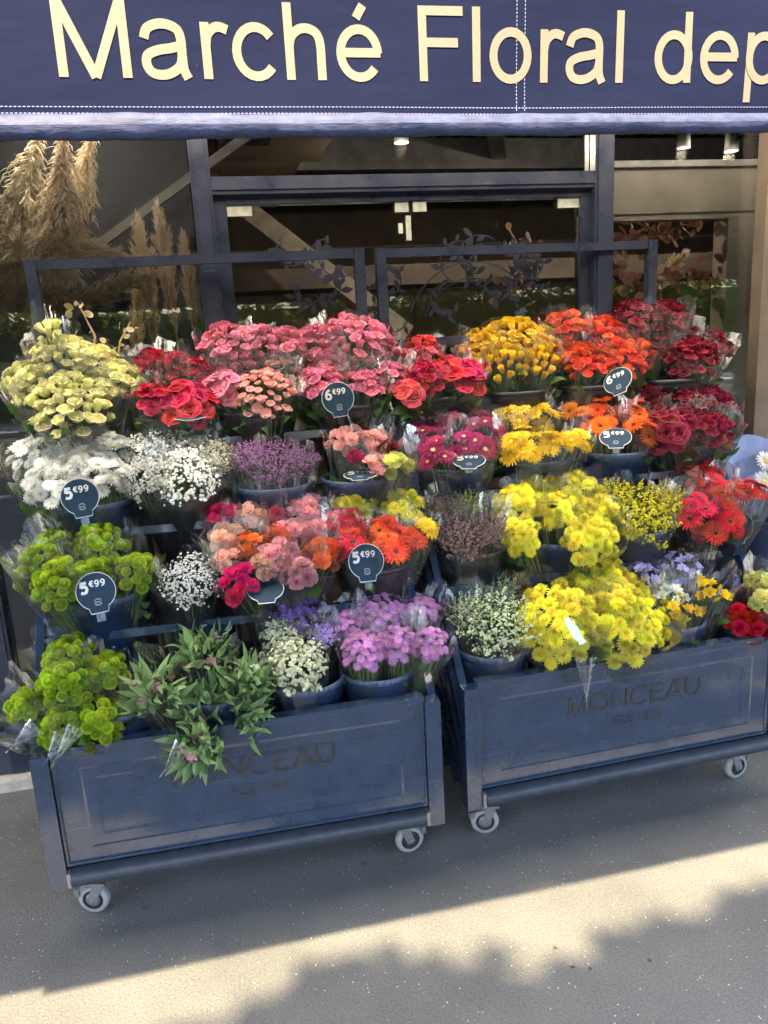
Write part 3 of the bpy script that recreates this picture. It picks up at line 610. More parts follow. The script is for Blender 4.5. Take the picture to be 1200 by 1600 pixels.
def spray_mesh(seed,nb,per,br,spread,kind):
    """unit-radius dome of tiny florets on thin branching stems; axis +z, origin below at z=-1.6"""
    rd=random.Random(seed); mb=MB(); root=Vector((0,0,-1.7))
    for i in range(nb):
        f=math.sqrt((i+.5)/nb); a=i*2.39996; c=Vector((f*math.cos(a),f*math.sin(a),.50*(1-f*f)+rd.uniform(-.25,.22)))
        d=(c-root*.55).normalized(); mb.tube([root*.5+c*.12,c*.75+Vector((0,0,-.32)),c],[.012,.009,.006],3,1,False)
        for k in range(per):
            if kind=='plume': t=k/per; p=c+d*(t-.55)*.75+Vector((rd.gauss(0,1),rd.gauss(0,1),rd.gauss(0,1)))*.10*(1.1-t)
            elif kind=='row': t=k/per; p=c+d*(.12-.34*t)+Vector((rd.gauss(0,1),rd.gauss(0,1),rd.gauss(0,.6)))*.085
            else: p=c+Vector((rd.gauss(0,1),rd.gauss(0,1),rd.gauss(0,.9)))*spread
            if kind!='row' and k%3==0: mb.tube([c+Vector((0,0,-.22)),p],[.006,.004],3,1,False)
            q=(p-root*.45).normalized()+Vector((rd.uniform(-.5,.5),rd.uniform(-.5,.5),rd.uniform(-.3,.5)))
            blob(mb,p,br*rd.uniform(.65,1.25),rd,q)
    return mb
def leafm(L,Wd,curl,cup,nu=5,wav=0): 
    mb=MB(); petal_strip(mb,0,0,0,L,Wd,.35,curl,cup,nu,1,(.12,.75,1.,.8,.45,.03),wav,2,0); return mb
print('protos')
CACHE={}
def fm(kind,col,var):
    k=(kind,col,var)
    if k in CACHE: return CACHE[k]
    G=MT['stem']; pc={'orangec':'orange'}
    if kind in('rose','spray'): m=rose(var*7+1,(.75,.9,.65,1.0)[var]).mesh('rose',[PET[col],G])
    elif kind=='bigrose': m=rose(var*5+100,1.25).mesh('rose',[PET[col],G])
    elif kind=='bud': m=rose(var*5+50,.35).mesh('rosebud',[PET[col],G])
    elif kind=='gerb':
        eye={'amber':'eyedark','orangeg':'eyedark','red':'eyedark','magenta':'eyelight','yellow':'eyeyellow','orangered':'eyedark'}[col]
        m=daisy(var+3,[(22,.78,.175,.18,-.35,.22,.0),(20,.72,.17,.34,-.35,.20,.04),(16,.40,.13,.6,-.3,.17,.07)],0,.20,.09,3,22).mesh('gerbera',[PET['yellow' if col=='yellow' else col],MT[eye],MT['eyelight'] if col in('magenta','red') else PET[col],G])
    elif kind=='mumwhite': m=daisy(var+11,[(19,.82,.22,.05,-.15,.16,-.02),(17,.72,.21,.35,.0,.15,.05),(13,.5,.17,.75,.25,.12,.10),(9,.3,.12,1.1,.3,.08,.12)],0,.15,.12,3).mesh('chrysanthemum',[PET[col],MT['eyegreen'],G])
    elif kind=='daisy': m=daisy(var+21,[(15,.80,.25,.10,-.2,.18,.0),(13,.62,.22,.42,-.1,.16,.05)],0,.21,.14,2).mesh('daisy_bloom',[PET[col],MT['eyegreen'],G])
    elif kind=='mumy': m=daisy(var+31,[(17,.85,.25,-.15,-.2,.15,-.06),(16,.80,.25,.15,-.05,.15,.02),(14,.70,.24,.48,.25,.13,.10),(12,.58,.22,.85,.4,.10,.16),(10,.46,.22,1.2,.5,.06,.20),(7,.36,.2,1.45,.7,.03,.22),(5,.30,.2,1.5,1.2,.01,.26)],0,.16,.42,3).mesh('chrysanthemum',[PET['mum'],PET['mum'],G])
    elif kind=='carn': m=ruffle_head(var+41,[(9,.80,.62,.05,.35,.14,-.06),(9,.80,.58,.40,.3,.12,.0),(8,.74,.52,.75,.25,.08,.05),(6,.66,.46,1.10,.1,.05,.08),(4,.58,.40,1.4,.0,.02,.1)],.085).mesh('carnation',[PET['orangec' if col=='orange' else col],G])
    elif kind=='pom': m=pompom(var+51).mesh('button_bloom',[PET[col],G])
    elif kind=='free': m=freesia(var).mesh('freesia_bloom',[PET[col],G,PET['yellowf']])
    elif kind=='alstro': m=freesia(var+.4).mesh('lily_bloom',[PET[col],G,MT['eyegreen']])
    elif kind=='lilybud': m=budm(var).mesh('lily_bud',[PET[col]])
    CACHE[k]=m; return m
SPR={}
def sprm(kind,col,var):
    k=(kind,col,var)
    if k not in SPR:
        pc={'gypswhite':'gypsw','gypscream':'gypsc','statpurple':'violet'}.get(kind+col,col)
        if kind=='gyps': mb=spray_mesh(var+1,34,17,.052,.125,'c')
        elif kind=='limo': mb=spray_mesh(var+61,44,22,.036,.105,'plume')
        elif kind=='solid': mb=spray_mesh(var+71,40,26,.038,.1,'plume')
        else: mb=spray_mesh(var+81,34,16,.072,.1,'row')
        SPR[k]=mb.mesh('blossom_spray',[PET[pc],MT['stem']],False)
    return SPR[k]
LEAFP={k:[leafm(*a).mesh('leaf',[MT[m]]) for a in v] for k,m,v in (('rose','leaf',((.06,.034,-1.0,.25),(.05,.03,-.5,.4),(.07,.038,-1.5,.2))),('lily','lilyleaf',((.085,.022,-1.1,.5),(.10,.026,-.5,.6),(.075,.020,-2.0,.4),(.09,.024,.3,.5))))}
# size (radius of one head, m), height scale, count fill, dome
SPEC={'rose':(.0240,1.12,1.25,.55),'bigrose':(.032,.95,1.1,.5),'bud':(.0205,1.3,1.05,.6),'spray':(.0165,1.0,.8,.6),'gerb':(.041,1.,1.4,.55),'mumwhite':(.0275,1.,1.35,.5),
 'daisy':(.0165,1.,1.35,.55),'mumy':(.0265,1.,1.5,.50),'carn':(.0295,1.,1.45,.5),'pom':(.0172,1.,.95,.75),'free':(.027,1.,1.5,.6),'alstro':(.022,1.,.05,.6)}
def wrap_mesh(L,Rh,ext,rd,flare,tc):
    """cellophane sleeve: pleated cone, ragged top with two pointed sheet corners"""
    n=44; m=13; th0=tc+PI+rd.uniform(-.9,.9); ph=[rd.uniform(0,6) for _ in range(6)]; P=[]
    for i in range(m+1):
        t=i/m; row=[]
        for k in range(n+1):
            th=2*PI*(k%n)/n
            top=1+ (ext/L)*(.35+.9*max(0,math.cos(th-th0))**3+.75*max(0,math.cos(th-th0-2.6))**4+.16*math.sin(5*th+ph[0])+.10*math.sin(11*th+ph[1]))
            top-=.22*Rh/L*max(0,math.cos(th-tc))**.7 if math.cos(th-tc)>0 else 0
            s=t*top*L; u=s/L
            r=.022+(Rh*1.06-.022)*min(u,1)**.85+max(0,u-1)*L*flare
            pl=(.05*math.sin(9*th+ph[2])+.03*math.sin(17*th+ph[3]+4*u)+.012*math.sin(29*th+ph[4]))*min(1,u*1.4)
            cr=.018*math.sin(23*u+3*th+ph[5])+.016*math.sin(41*u-5*th)
            r*=1+pl+cr; row.append((r*math.cos(th),r*math.sin(th),s))
        P.append(row)
    mb=MB(); mb.grid(P); return mb
def film_tail(base,tip,hw,parent,seed):
    rd=random.Random(seed); base=Vector(base); tip=Vector(tip); d=tip-base; x=d.cross(Vector((0,1,0))).normalized(); y=x.cross(d).normalized(); P=[]
    n=10
    for i in range(9):
        t=i/8; row=[]
        for k in range(n+1):
            v=k/n*2-1; w=hw*((1-t)**.9*.95+.05); z=.35*hw*(1-.6*t)*((-1)**k*.5+.4*math.sin(9*v+seed))+.02*hw*rd.uniform(-1,1)
            q=base+d*(t*(1-.28*abs(v)*rd.uniform(.8,1.2)))+x*(v*w)+y*(z-.5*hw*(1-v*v)*(1-t)); row.append(q-parent.location)
        P.append(row)
    mb=MB(); mb.grid(P); return mb.build('film_corner',MT['filmtip'],parent,True)
KINDW={'rose':'roses','bigrose':'large roses','bud':'rose buds','spray':'roses','gerb':'gerberas','mumwhite':'chrysanthemums','daisy':'daisy chrysanthemums','mumy':'chrysanthemums','carn':'','pom':'button chrysanthemums','free':'','alstro':'','gyps':'','limo':'','stat':'','solid':''}
COLW={'cream':'cream yellow','crimson':'crimson','pink':'pink','salmon':'salmon','coral':'coral','yellow':'yellow','orange':'orange','burgundy':'burgundy','magenta':'magenta','orangeg':'orange','red':'red','orangered':'orange red','white':'white','green':'green','purple':'light purple','amber':'amber'}
DISPLAY=[
(-0.439,2.698,1.350,'black','cream yellow roses',[
 ('rose','cream',-0.590,2.768,1.503,0.081,'leaning out past the cart end'),
 ('rose','cream',-0.482,2.798,1.578,0.089,'tallest, in the middle of its bucket'),
 ('rose','cream',-0.394,2.798,1.556,0.077,'behind the front bunches, by the back frame'),
 ('rose','cream',-0.311,2.736,1.486,0.078,'beside the red roses'),
 ('rose','cream',-0.450,2.638,1.432,0.119,'lowest and widest, over the white chrysanthemums'),
 ('bud','cream',-0.506,2.798,1.647,0.042,'of closed buds sticking up highest')]),
(-0.141,2.693,1.350,'black','dark pink red roses',[
 ('rose','crimson',-0.204,2.793,1.524,0.065,'next to the cream roses'),
 ('rose','crimson',-0.120,2.791,1.519,0.065,'at the back of the red rose bucket'),
 ('rose','crimson',-0.051,2.757,1.501,0.050,'touching the pink roses'),
 ('rose','crimson',-0.213,2.621,1.425,0.049,'low beside the cream roses, small'),
 ('bigrose','crimson',-0.090,2.601,1.414,0.086,'in front, with the largest open blooms')]),
(0.138,2.689,1.350,'black','pink roses and salmon spray roses',[
 ('rose','pink',0.061,2.789,1.590,0.086,'at the back next to the red roses'),
 ('rose','pink',0.164,2.789,1.580,0.080,'at the back under a tall film peak'),
 ('rose','pink',0.257,2.789,1.574,0.067,'at the back between the two pink buckets'),
 ('rose','pink',0.085,2.765,1.507,0.077,'in the middle of the first pink bucket'),
 ('bigrose','pink',0.019,2.659,1.448,0.063,'low, leaning over the red roses'),
 ('spray','salmon',0.155,2.615,1.425,0.097,'of small salmon spray roses above the carnations'),
 ('spray','salmon',0.230,2.741,1.494,0.066,'of small salmon spray roses further back')]),
(0.446,2.684,1.350,'black','pink roses behind the price tag',[
 ('rose','pink',0.357,2.784,1.575,0.072,'at the back, second pink bucket, its inner side'),
 ('rose','pink',0.492,2.784,1.584,0.113,'at the back, highest in the second pink bucket'),
 ('rose','pink',0.584,2.784,1.532,0.062,'by the cart end post'),
 ('rose','pink',0.387,2.744,1.498,0.069,'in the middle of the second pink bucket'),
 ('rose','pink',0.345,2.632,1.436,0.069,'low, just over the 6€99 tag'),
 ('spray','salmon',0.500,2.732,1.491,0.049,'of tiny salmon roses amid big pink ones'),
 ('rose','pink',0.486,2.610,1.424,0.058,'in front beside the 6€99 tag'),
 ('rose','pink',0.590,2.662,1.453,0.051,'hanging off the cart end toward the coral roses')]),
(0.787,2.722,1.350,'black','coral and red roses',[
 ('rose','coral',0.746,2.818,1.518,0.068,'at the back by the frame corner'),
 ('bigrose','coral',0.627,2.602,1.400,0.050,'with a wide open bloom at the outer cart edge'),
 ('rose','crimson',0.714,2.652,1.426,0.069,'in the middle of the coral bucket, deeper red'),
 ('rose','coral',0.807,2.704,1.456,0.057,'behind the deep red ones'),
 ('bigrose','crimson',0.852,2.662,1.432,0.072,'next to the yellow roses')]),
(1.063,2.729,1.350,'black','yellow roses',[
 ('rose','yellow',0.980,2.821,1.516,0.088,'next to the coral roses'),
 ('rose','yellow',1.113,2.829,1.546,0.110,'highest, at the back'),
 ('rose','yellow',1.215,2.829,1.526,0.080,'at the back touching the orange roses'),
 ('bud','yellow',1.027,2.727,1.464,0.088,'in front, half closed'),
 ('bud','yellow',1.153,2.715,1.457,0.075,'in front, closed buds above green leaves')]),
(1.359,2.738,1.350,'black','orange roses',[
 ('rose','orange',1.321,2.838,1.577,0.075,'at the back next to the yellow roses'),
 ('rose','orange',1.458,2.838,1.532,0.113,'largest, in the middle of its bucket'),
 ('rose','orange',1.324,2.704,1.447,0.078,'in front above the orange gerberas'),
 ('rose','orange',1.472,2.706,1.447,0.093,'just above the tilted 6€99 tag'),
 ('bud','orange',1.569,2.740,1.466,0.053,'of buds poking out toward the burgundy roses'),
 ('rose','orange',1.291,2.790,1.494,0.051,'low, against the yellow roses')]),
(1.697,2.747,1.350,'black','burgundy roses of the top tier',[
 ('rose','burgundy',1.600,2.847,1.592,0.087,'at the back against the orange ones, top tier'),
 ('rose','burgundy',1.740,2.847,1.593,0.083,'highest, at the back, top tier'),
 ('rose','burgundy',1.651,2.823,1.507,0.110,'in the middle of the top tier bucket'),
 ('rose','burgundy',1.802,2.835,1.513,0.076,'behind the outer bunches, top tier'),
 ('rose','burgundy',1.767,2.699,1.439,0.095,'in front, top tier, by the cart end'),
 ('rose','burgundy',1.901,2.763,1.474,0.067,'sticking out furthest past the top tier end')]),
(-0.405,2.527,1.125,'blue','white chrysanthemums',[
 ('mumwhite','white',-0.564,2.597,1.278,0.092,'hanging out past the cart end'),
 ('mumwhite','white',-0.462,2.627,1.308,0.075,'at the back under the cream roses'),
 ('mumwhite','white',-0.349,2.599,1.280,0.067,'at the back beside the gypsophila'),
 ('mumwhite','white',-0.516,2.469,1.209,0.077,'lowest, right beside the 5€99 tag'),
 ('mumwhite','white',-0.362,2.477,1.213,0.076,'in front, over the bucket rim'),
 ('mumwhite','white',-0.441,2.537,1.246,0.065,'in the middle of the white bucket')]),
(-0.133,2.523,1.125,'black','dense white gypsophila',[
 ('gyps','white',-0.219,2.583,1.273,0.072,'of gypsophila next to the white chrysanthemums'),
 ('gyps','white',-0.119,2.603,1.283,0.087,'of gypsophila highest under the red roses'),
 ('gyps','white',-0.233,2.457,1.204,0.071,'of gypsophila low beside the white chrysanthemums'),
 ('gyps','white',-0.115,2.451,1.201,0.103,'of gypsophila, widest, over the black rim'),
 ('gyps','cream',-0.024,2.517,1.237,0.067,'of ivory gypsophila beside the lilac sea lavender')]),
(0.157,2.519,1.125,'blue','lilac pink sea lavender',[
 ('limo','lilac',0.082,2.501,1.230,0.057,'of lilac sea lavender beside the gypsophila'),
 ('limo','lilac',0.150,2.463,1.210,0.085,'of lilac sea lavender in the middle'),
 ('limo','lilac',0.244,2.469,1.213,0.057,'of lilac sea lavender beside the pale carnations')]),
(0.437,2.515,1.125,'blue','mixed pale carnations',[
 ('carn','palepink',0.405,2.533,1.249,0.059,'of pale pink carnations, at the back of the mixed bucket'),
 ('carn','palepink',0.491,2.521,1.244,0.047,'of blush carnations next to the magenta gerberas'),
 ('carn','palepink',0.463,2.405,1.179,0.035,'of one blush carnation low in the middle'),
 ('carn','wine',0.426,2.431,1.194,0.035,'of wine red carnations hidden amid pale ones'),
 ('carn','wine',0.531,2.467,1.214,0.035,'of wine red carnations behind the yellow ones'),
 ('carn','paleyellow',0.541,2.399,1.177,0.047,'of pale yellow carnations hanging over the rim')]),
(0.790,2.552,1.125,'blue','magenta gerberas',[
 ('gerb','magenta',0.685,2.574,1.252,0.057,'beside the pale carnations'),
 ('gerb','magenta',0.771,2.644,1.291,0.065,'highest, at the back'),
 ('gerb','magenta',0.693,2.458,1.188,0.068,'in front, low over the rim'),
 ('gerb','magenta',0.822,2.480,1.200,0.069,'in front, just above the flat 5€99 tag'),
 ('gerb','magenta',0.904,2.594,1.264,0.063,'beside the yellow gerberas')]),
(1.094,2.560,1.125,'blue','yellow gerberas',[
 ('gerb','yellow',1.018,2.630,1.279,0.068,'at the back beside the magenta ones'),
 ('gerb','yellow',1.123,2.626,1.276,0.062,'at the back beside the orange ones'),
 ('gerb','yellow',1.005,2.482,1.198,0.070,'in front above the yellow chrysanthemums'),
 ('gerb','yellow',1.112,2.470,1.190,0.055,'in front, low on the rim'),
 ('gerb','yellow',1.193,2.472,1.192,0.042,'small, pressed against the orange gerbera tag')]),
(1.383,2.568,1.125,'blue','orange gerberas',[
 ('gerb','amber',1.251,2.624,1.271,0.049,'of amber gerberas with dark eyes by the yellow ones'),
 ('gerb','orangeg',1.343,2.628,1.273,0.068,'highest, at the back'),
 ('gerb','orangeg',1.311,2.534,1.221,0.061,'in front behind the 5€99 tag'),
 ('gerb','orangeg',1.474,2.606,1.261,0.056,'at the back against the burgundy roses'),
 ('gerb','orangeg',1.455,2.508,1.208,0.057,'in front against the burgundy roses')]),
(1.693,2.577,1.125,'blue','burgundy roses of the second tier',[
 ('rose','burgundy',1.568,2.663,1.287,0.069,'at the back beside the gerberas, second tier'),
 ('bigrose','burgundy',1.540,2.499,1.197,0.082,'in front beside the gerberas, second tier'),
 ('rose','burgundy',1.646,2.507,1.202,0.074,'in front in the middle, second tier'),
 ('rose','burgundy',1.803,2.621,1.264,0.084,'at the back by the end, second tier'),
 ('rose','burgundy',1.724,2.477,1.185,0.069,'in front by the end, second tier'),
 ('rose','burgundy',1.687,2.649,1.280,0.072,'at the back in the middle, second tier')]),
(-0.388,2.337,0.885,'blue','green button chrysanthemums of the third tier',[
 ('pom','green',-0.384,2.387,1.028,0.071,'upright at the back, third tier'),
 ('pom','green',-0.277,2.273,0.964,0.057,'beside the small gypsophila bucket, third tier'),
 ('pom','green',-0.547,2.347,1.006,0.058,'hanging out past the cart end, third tier'),
 ('pom','green',-0.483,2.261,0.958,0.076,'low in front, third tier'),
 ('pom','green',-0.395,2.275,0.966,0.050,'right behind the 5€99 tag, third tier'),
 ('pom','green',-0.518,2.405,1.038,0.051,'at the back by the end post, third tier')]),
(-0.137,2.333,0.885,'black','one small gypsophila bunch',[
 ('gyps','white',-0.127,2.213,0.933,0.077,'of gypsophila, single and small, sunk in a black bucket')]),
(0.130,2.329,0.885,'blue','mixed pink and orange carnations',[
 ('carn','hotpink',-0.023,2.429,1.058,0.050,'of hot pink carnations at the back edge'),
 ('carn','peach',0.076,2.427,1.054,0.056,'of peach carnations at the back'),
 ('carn','rosepink',0.232,2.429,1.059,0.067,'of rose pink carnations under the mixed pale bucket'),
 ('carn','peach',-0.016,2.341,1.007,0.056,'of peach carnations beside the small gypsophila'),
 ('carn','orange',0.042,2.303,0.986,0.050,'of orange carnations in the middle'),
 ('carn','rosepink',0.185,2.345,1.008,0.057,'of rose pink carnations in the middle'),
 ('carn','orange',0.142,2.335,1.003,0.043,'of orange carnations behind the rose pink ones'),
 ('carn','peach',-0.022,2.259,0.962,0.043,'of peach carnations just above the hot pink ones'),
 ('carn','hotpink',0.011,2.199,0.917,0.054,'of hot pink carnations, lowest of the carnation bucket'),
 ('carn','rosepink',0.142,2.247,0.954,0.063,'of rose pink carnations in front'),
 ('carn','peach',0.083,2.227,0.943,0.038,'of peach carnations in front, small'),
 ('carn','rosepink',0.192,2.199,0.923,0.041,'of rose pink carnations low over the lilac statice'),
 ('carn','orange',0.268,2.253,0.958,0.052,'of orange carnations next to the red gerberas'),
 ('carn','hotpink',0.157,2.417,1.048,0.036,'of hot pink carnations, small, at the back'),
 ('carn','rosepink',0.254,2.341,1.006,0.044,'of rose pink carnations next to the red gerberas')]),
(0.433,2.325,0.885,'black','red, orange and yellow gerberas',[
 ('gerb','red',0.354,2.355,1.017,0.066,'of red gerberas at the back beside the carnations'),
 ('gerb','red',0.351,2.273,0.972,0.055,'of red gerberas in front beside the carnations'),
 ('gerb','orangered',0.479,2.313,0.993,0.062,'of orange red gerberas at the back'),
 ('gerb','orangered',0.465,2.243,0.955,0.064,'of orange red gerberas in front beside the tag'),
 ('gerb','orangered',0.543,2.263,0.965,0.045,'of orange red gerberas at the cart end'),
 ('mumy','yellow',0.397,2.425,1.060,0.058,'of yellow chrysanthemums behind the red gerberas'),
 ('mumy','yellow',0.555,2.411,1.047,0.067,'of yellow chrysanthemums behind the orange red gerberas'),
 ('gerb','yellow',0.600,2.301,0.987,0.030,'of yellow gerberas peeking out at the cart end')]),
(0.765,2.361,0.885,'black','brown mauve sea lavender',[
 ('limo','mauve',0.699,2.389,1.016,0.063,'of mauve brown sea lavender at the back'),
 ('limo','mauve',0.712,2.263,0.947,0.076,'of mauve brown sea lavender, low in front'),
 ('limo','mauve',0.812,2.293,0.962,0.063,'of mauve brown sea lavender next to the yellow chrysanthemums'),
 ('limo','olive',0.775,2.409,1.026,0.057,'of olive sea lavender amid the brown')]),
(1.063,2.370,0.885,'blue','yellow chrysanthemums of the third tier',[
 ('mumy','yellow',1.055,2.470,1.058,0.064,'highest, third tier'),
 ('mumy','yellow',0.933,2.394,1.013,0.081,'beside the brown sea lavender, third tier'),
 ('mumy','yellow',1.182,2.438,1.038,0.075,'at the back, beside the goldenrod, third tier'),
 ('mumy','yellow',0.899,2.260,0.940,0.065,'low in front beside the brown sea lavender, third tier'),
 ('mumy','yellow',1.074,2.346,0.987,0.070,'in the middle, third tier'),
 ('mumy','yellow',1.127,2.240,0.920,0.087,'low in front beside the goldenrod, third tier'),
 ('mumy','yellow',1.210,2.328,0.977,0.058,'against the goldenrod, third tier')]),
(1.353,2.378,0.885,'blue','yellow goldenrod',[
 ('solid','gold',1.283,2.388,1.006,0.066,'of goldenrod beside the yellow chrysanthemums'),
 ('solid','gold',1.345,2.298,0.957,0.111,'of goldenrod, widest, in front'),
 ('solid','gold',1.470,2.358,0.990,0.061,'of goldenrod beside the red gerberas')]),
(1.666,2.386,0.885,'black','red gerberas',[
 ('gerb','red',1.662,2.446,1.033,0.082,'of the red bucket, tallest'),
 ('gerb','red',1.523,2.286,0.946,0.069,'of the red bucket, beside the goldenrod'),
 ('gerb','red',1.685,2.348,0.980,0.060,'of the red bucket, in the middle'),
 ('gerb','red',1.639,2.256,0.914,0.063,'of the red bucket, just over the round tag'),
 ('gerb','red',1.800,2.346,0.978,0.060,'of the red bucket, reaching past the cart end'),
 ('gerb','red',1.582,2.256,0.884,0.047,'of the red bucket, lowest')]),
(-0.345,2.146,0.615,'blue','green button chrysanthemums of the front tier',[
 ('pom','green',-0.586,2.086,0.676,0.041,'drooping past the corner post, front tier'),
 ('pom','green',-0.488,2.112,0.712,0.070,'in the middle, front tier'),
 ('pom','green',-0.475,2.192,0.756,0.072,'at the back, front tier'),
 ('pom','green',-0.370,2.142,0.727,0.053,'beside the lily leaves at the back, front tier'),
 ('pom','green',-0.500,2.046,0.618,0.056,'lowest over the panel edge, front tier'),
 ('pom','green',-0.403,2.046,0.613,0.069,'in front, nearest the drooping lily bunch'),
 ('pom','green',-0.332,2.096,0.623,0.048,'against the lily leaves, front tier')]),
(-0.088,2.142,0.615,'blue','leafy lily stems',[
 ('alstro','pinkf',-0.245,2.058,0.684,0.073,'of leafy lilies beside the green chrysanthemums'),
 ('alstro','pinkf',-0.104,2.146,0.733,0.089,'of leafy lilies, tallest, under the small gypsophila'),
 ('alstro','pinkf',-0.112,2.082,0.621,0.075,'of leafy lilies with open pink blooms in the middle'),
 ('alstro','pinkf',-0.143,1.972,0.540,0.062,'of leafy lilies drooping over the front panel'),
 ('alstro','whitef',0.011,2.042,0.578,0.056,'of white budded lilies resting on the panel edge'),
 ('alstro','whitef',0.017,2.056,0.683,0.059,'of white leafy lilies beside the white statice')]),
(0.176,2.139,0.615,'blue','white and purple statice',[
 ('stat','ivory',0.119,2.173,0.748,0.062,'of ivory statice at the back'),
 ('stat','ivory',0.146,2.075,0.695,0.085,'of ivory statice in front, largest'),
 ('stat','purple',0.167,2.239,0.797,0.081,'of purple statice below the carnations'),
 ('stat','lavender',0.235,2.153,0.738,0.043,'of lavender statice beside the purple daisies')]),
(0.391,2.135,0.615,'blue','purple daisy chrysanthemums',[
 ('daisy','purple',0.313,2.179,0.754,0.048,'beside the lavender statice'),
 ('daisy','purple',0.430,2.217,0.776,0.082,'highest, at the back'),
 ('daisy','purple',0.553,2.195,0.764,0.051,'at the back by the cart end'),
 ('daisy','purple',0.341,2.089,0.704,0.059,'low in front over the bucket rim'),
 ('daisy','purple',0.453,2.093,0.707,0.058,'low in front in the middle'),
 ('daisy','purple',0.543,2.079,0.700,0.053,'by the cart end, over the side slats')]),
(0.768,2.171,0.615,'blue','white green sea lavender',[
 ('limo','palegreen',0.693,2.185,0.738,0.065,'of pale green sea lavender at the cart end'),
 ('limo','palegreen',0.768,2.133,0.709,0.114,'of pale green sea lavender, widest, in front'),
 ('limo','palegreen',0.823,2.251,0.774,0.061,'of pale green sea lavender at the back')]),
(1.082,2.180,0.615,'blue','large yellow chrysanthemums of the front tier',[
 ('mumy','yellow',1.141,2.244,0.765,0.124,'at the back, front tier'),
 ('mumy','yellow',0.953,2.110,0.701,0.122,'low in front, with a torn white film patch'),
 ('mumy','yellow',1.172,2.110,0.689,0.137,'low in front, beside the freesias')]),
(1.392,2.189,0.615,'blue','lilac, white and yellow freesias',[
 ('free','lilacf',1.319,2.241,0.758,0.059,'of lilac freesias beside the yellow chrysanthemums'),
 ('free','lilacf',1.464,2.251,0.764,0.071,'of lilac freesias, tallest'),
 ('free','whitefr',1.370,2.157,0.712,0.048,'of white freesias between lilac and yellow'),
 ('free','yellowf',1.368,2.109,0.685,0.059,'of yellow freesias low on the rim'),
 ('free','yellowf',1.513,2.157,0.712,0.052,'of yellow freesias with orange buds by the empty bucket')]),
(1.676,2.197,0.615,'blue','red and pale yellow carnations',[
 ('carn','paleyellow',1.713,2.163,0.712,0.045,'of pale yellow carnations, upper, by the cart end'),
 ('carn','paleyellow',1.676,2.093,0.672,0.046,'of pale yellow carnations, lower, just over the red ones'),
 ('carn','redc',1.617,2.097,0.613,0.065,'of red carnations lying on the front panel edge'),
 ('carn','redc',1.699,2.117,0.617,0.042,'of red carnations at the outer end')])]
TAGS=[
(-0.416,2.360,1.166,12,0,4,'5','round navy 5€99 price tag standing before the white chrysanthemums'),
(-0.379,2.180,0.930,15,0,3,'5','round navy 5€99 price tag clipped to the third tier green chrysanthemums bucket'),
(0.386,2.190,0.924,12,0,2,'5','round navy 5€99 price tag under the red gerberas beside the carnations'),
(0.387,2.540,1.380,12,0,6,'6','round navy 6€99 price tag in front of the pink roses'),
(1.402,2.575,1.369,35,-30,28,'6','navy 6€99 price tag tilted sideways under the orange roses'),
(1.308,2.410,1.193,62,0,2,'5','navy 5€99 price tag leaning back below the orange gerberas'),
(0.780,2.390,1.163,74,0,-2,'5','nearly flat 5€99 price tag below the magenta gerberas'),
(-0.087,2.550,1.355,86,0,0,'5','price tag lying flat under the dark pink red roses, only its edge seen'),
(-0.075,2.220,0.771,78,30,-30,'5','price tag lying tipped among the lily leaves'),
(1.742,2.340,0.851,15,-10,5,'5','blue grey price tag half hidden behind the red gerberas'),
(0.417,2.375,1.153,84,0,-3,'5','price tag lying flat in front of the mixed pale carnations'),
(0.083,2.170,0.880,70,0,0,'x','tipped price tag below the mixed pink carnations')]

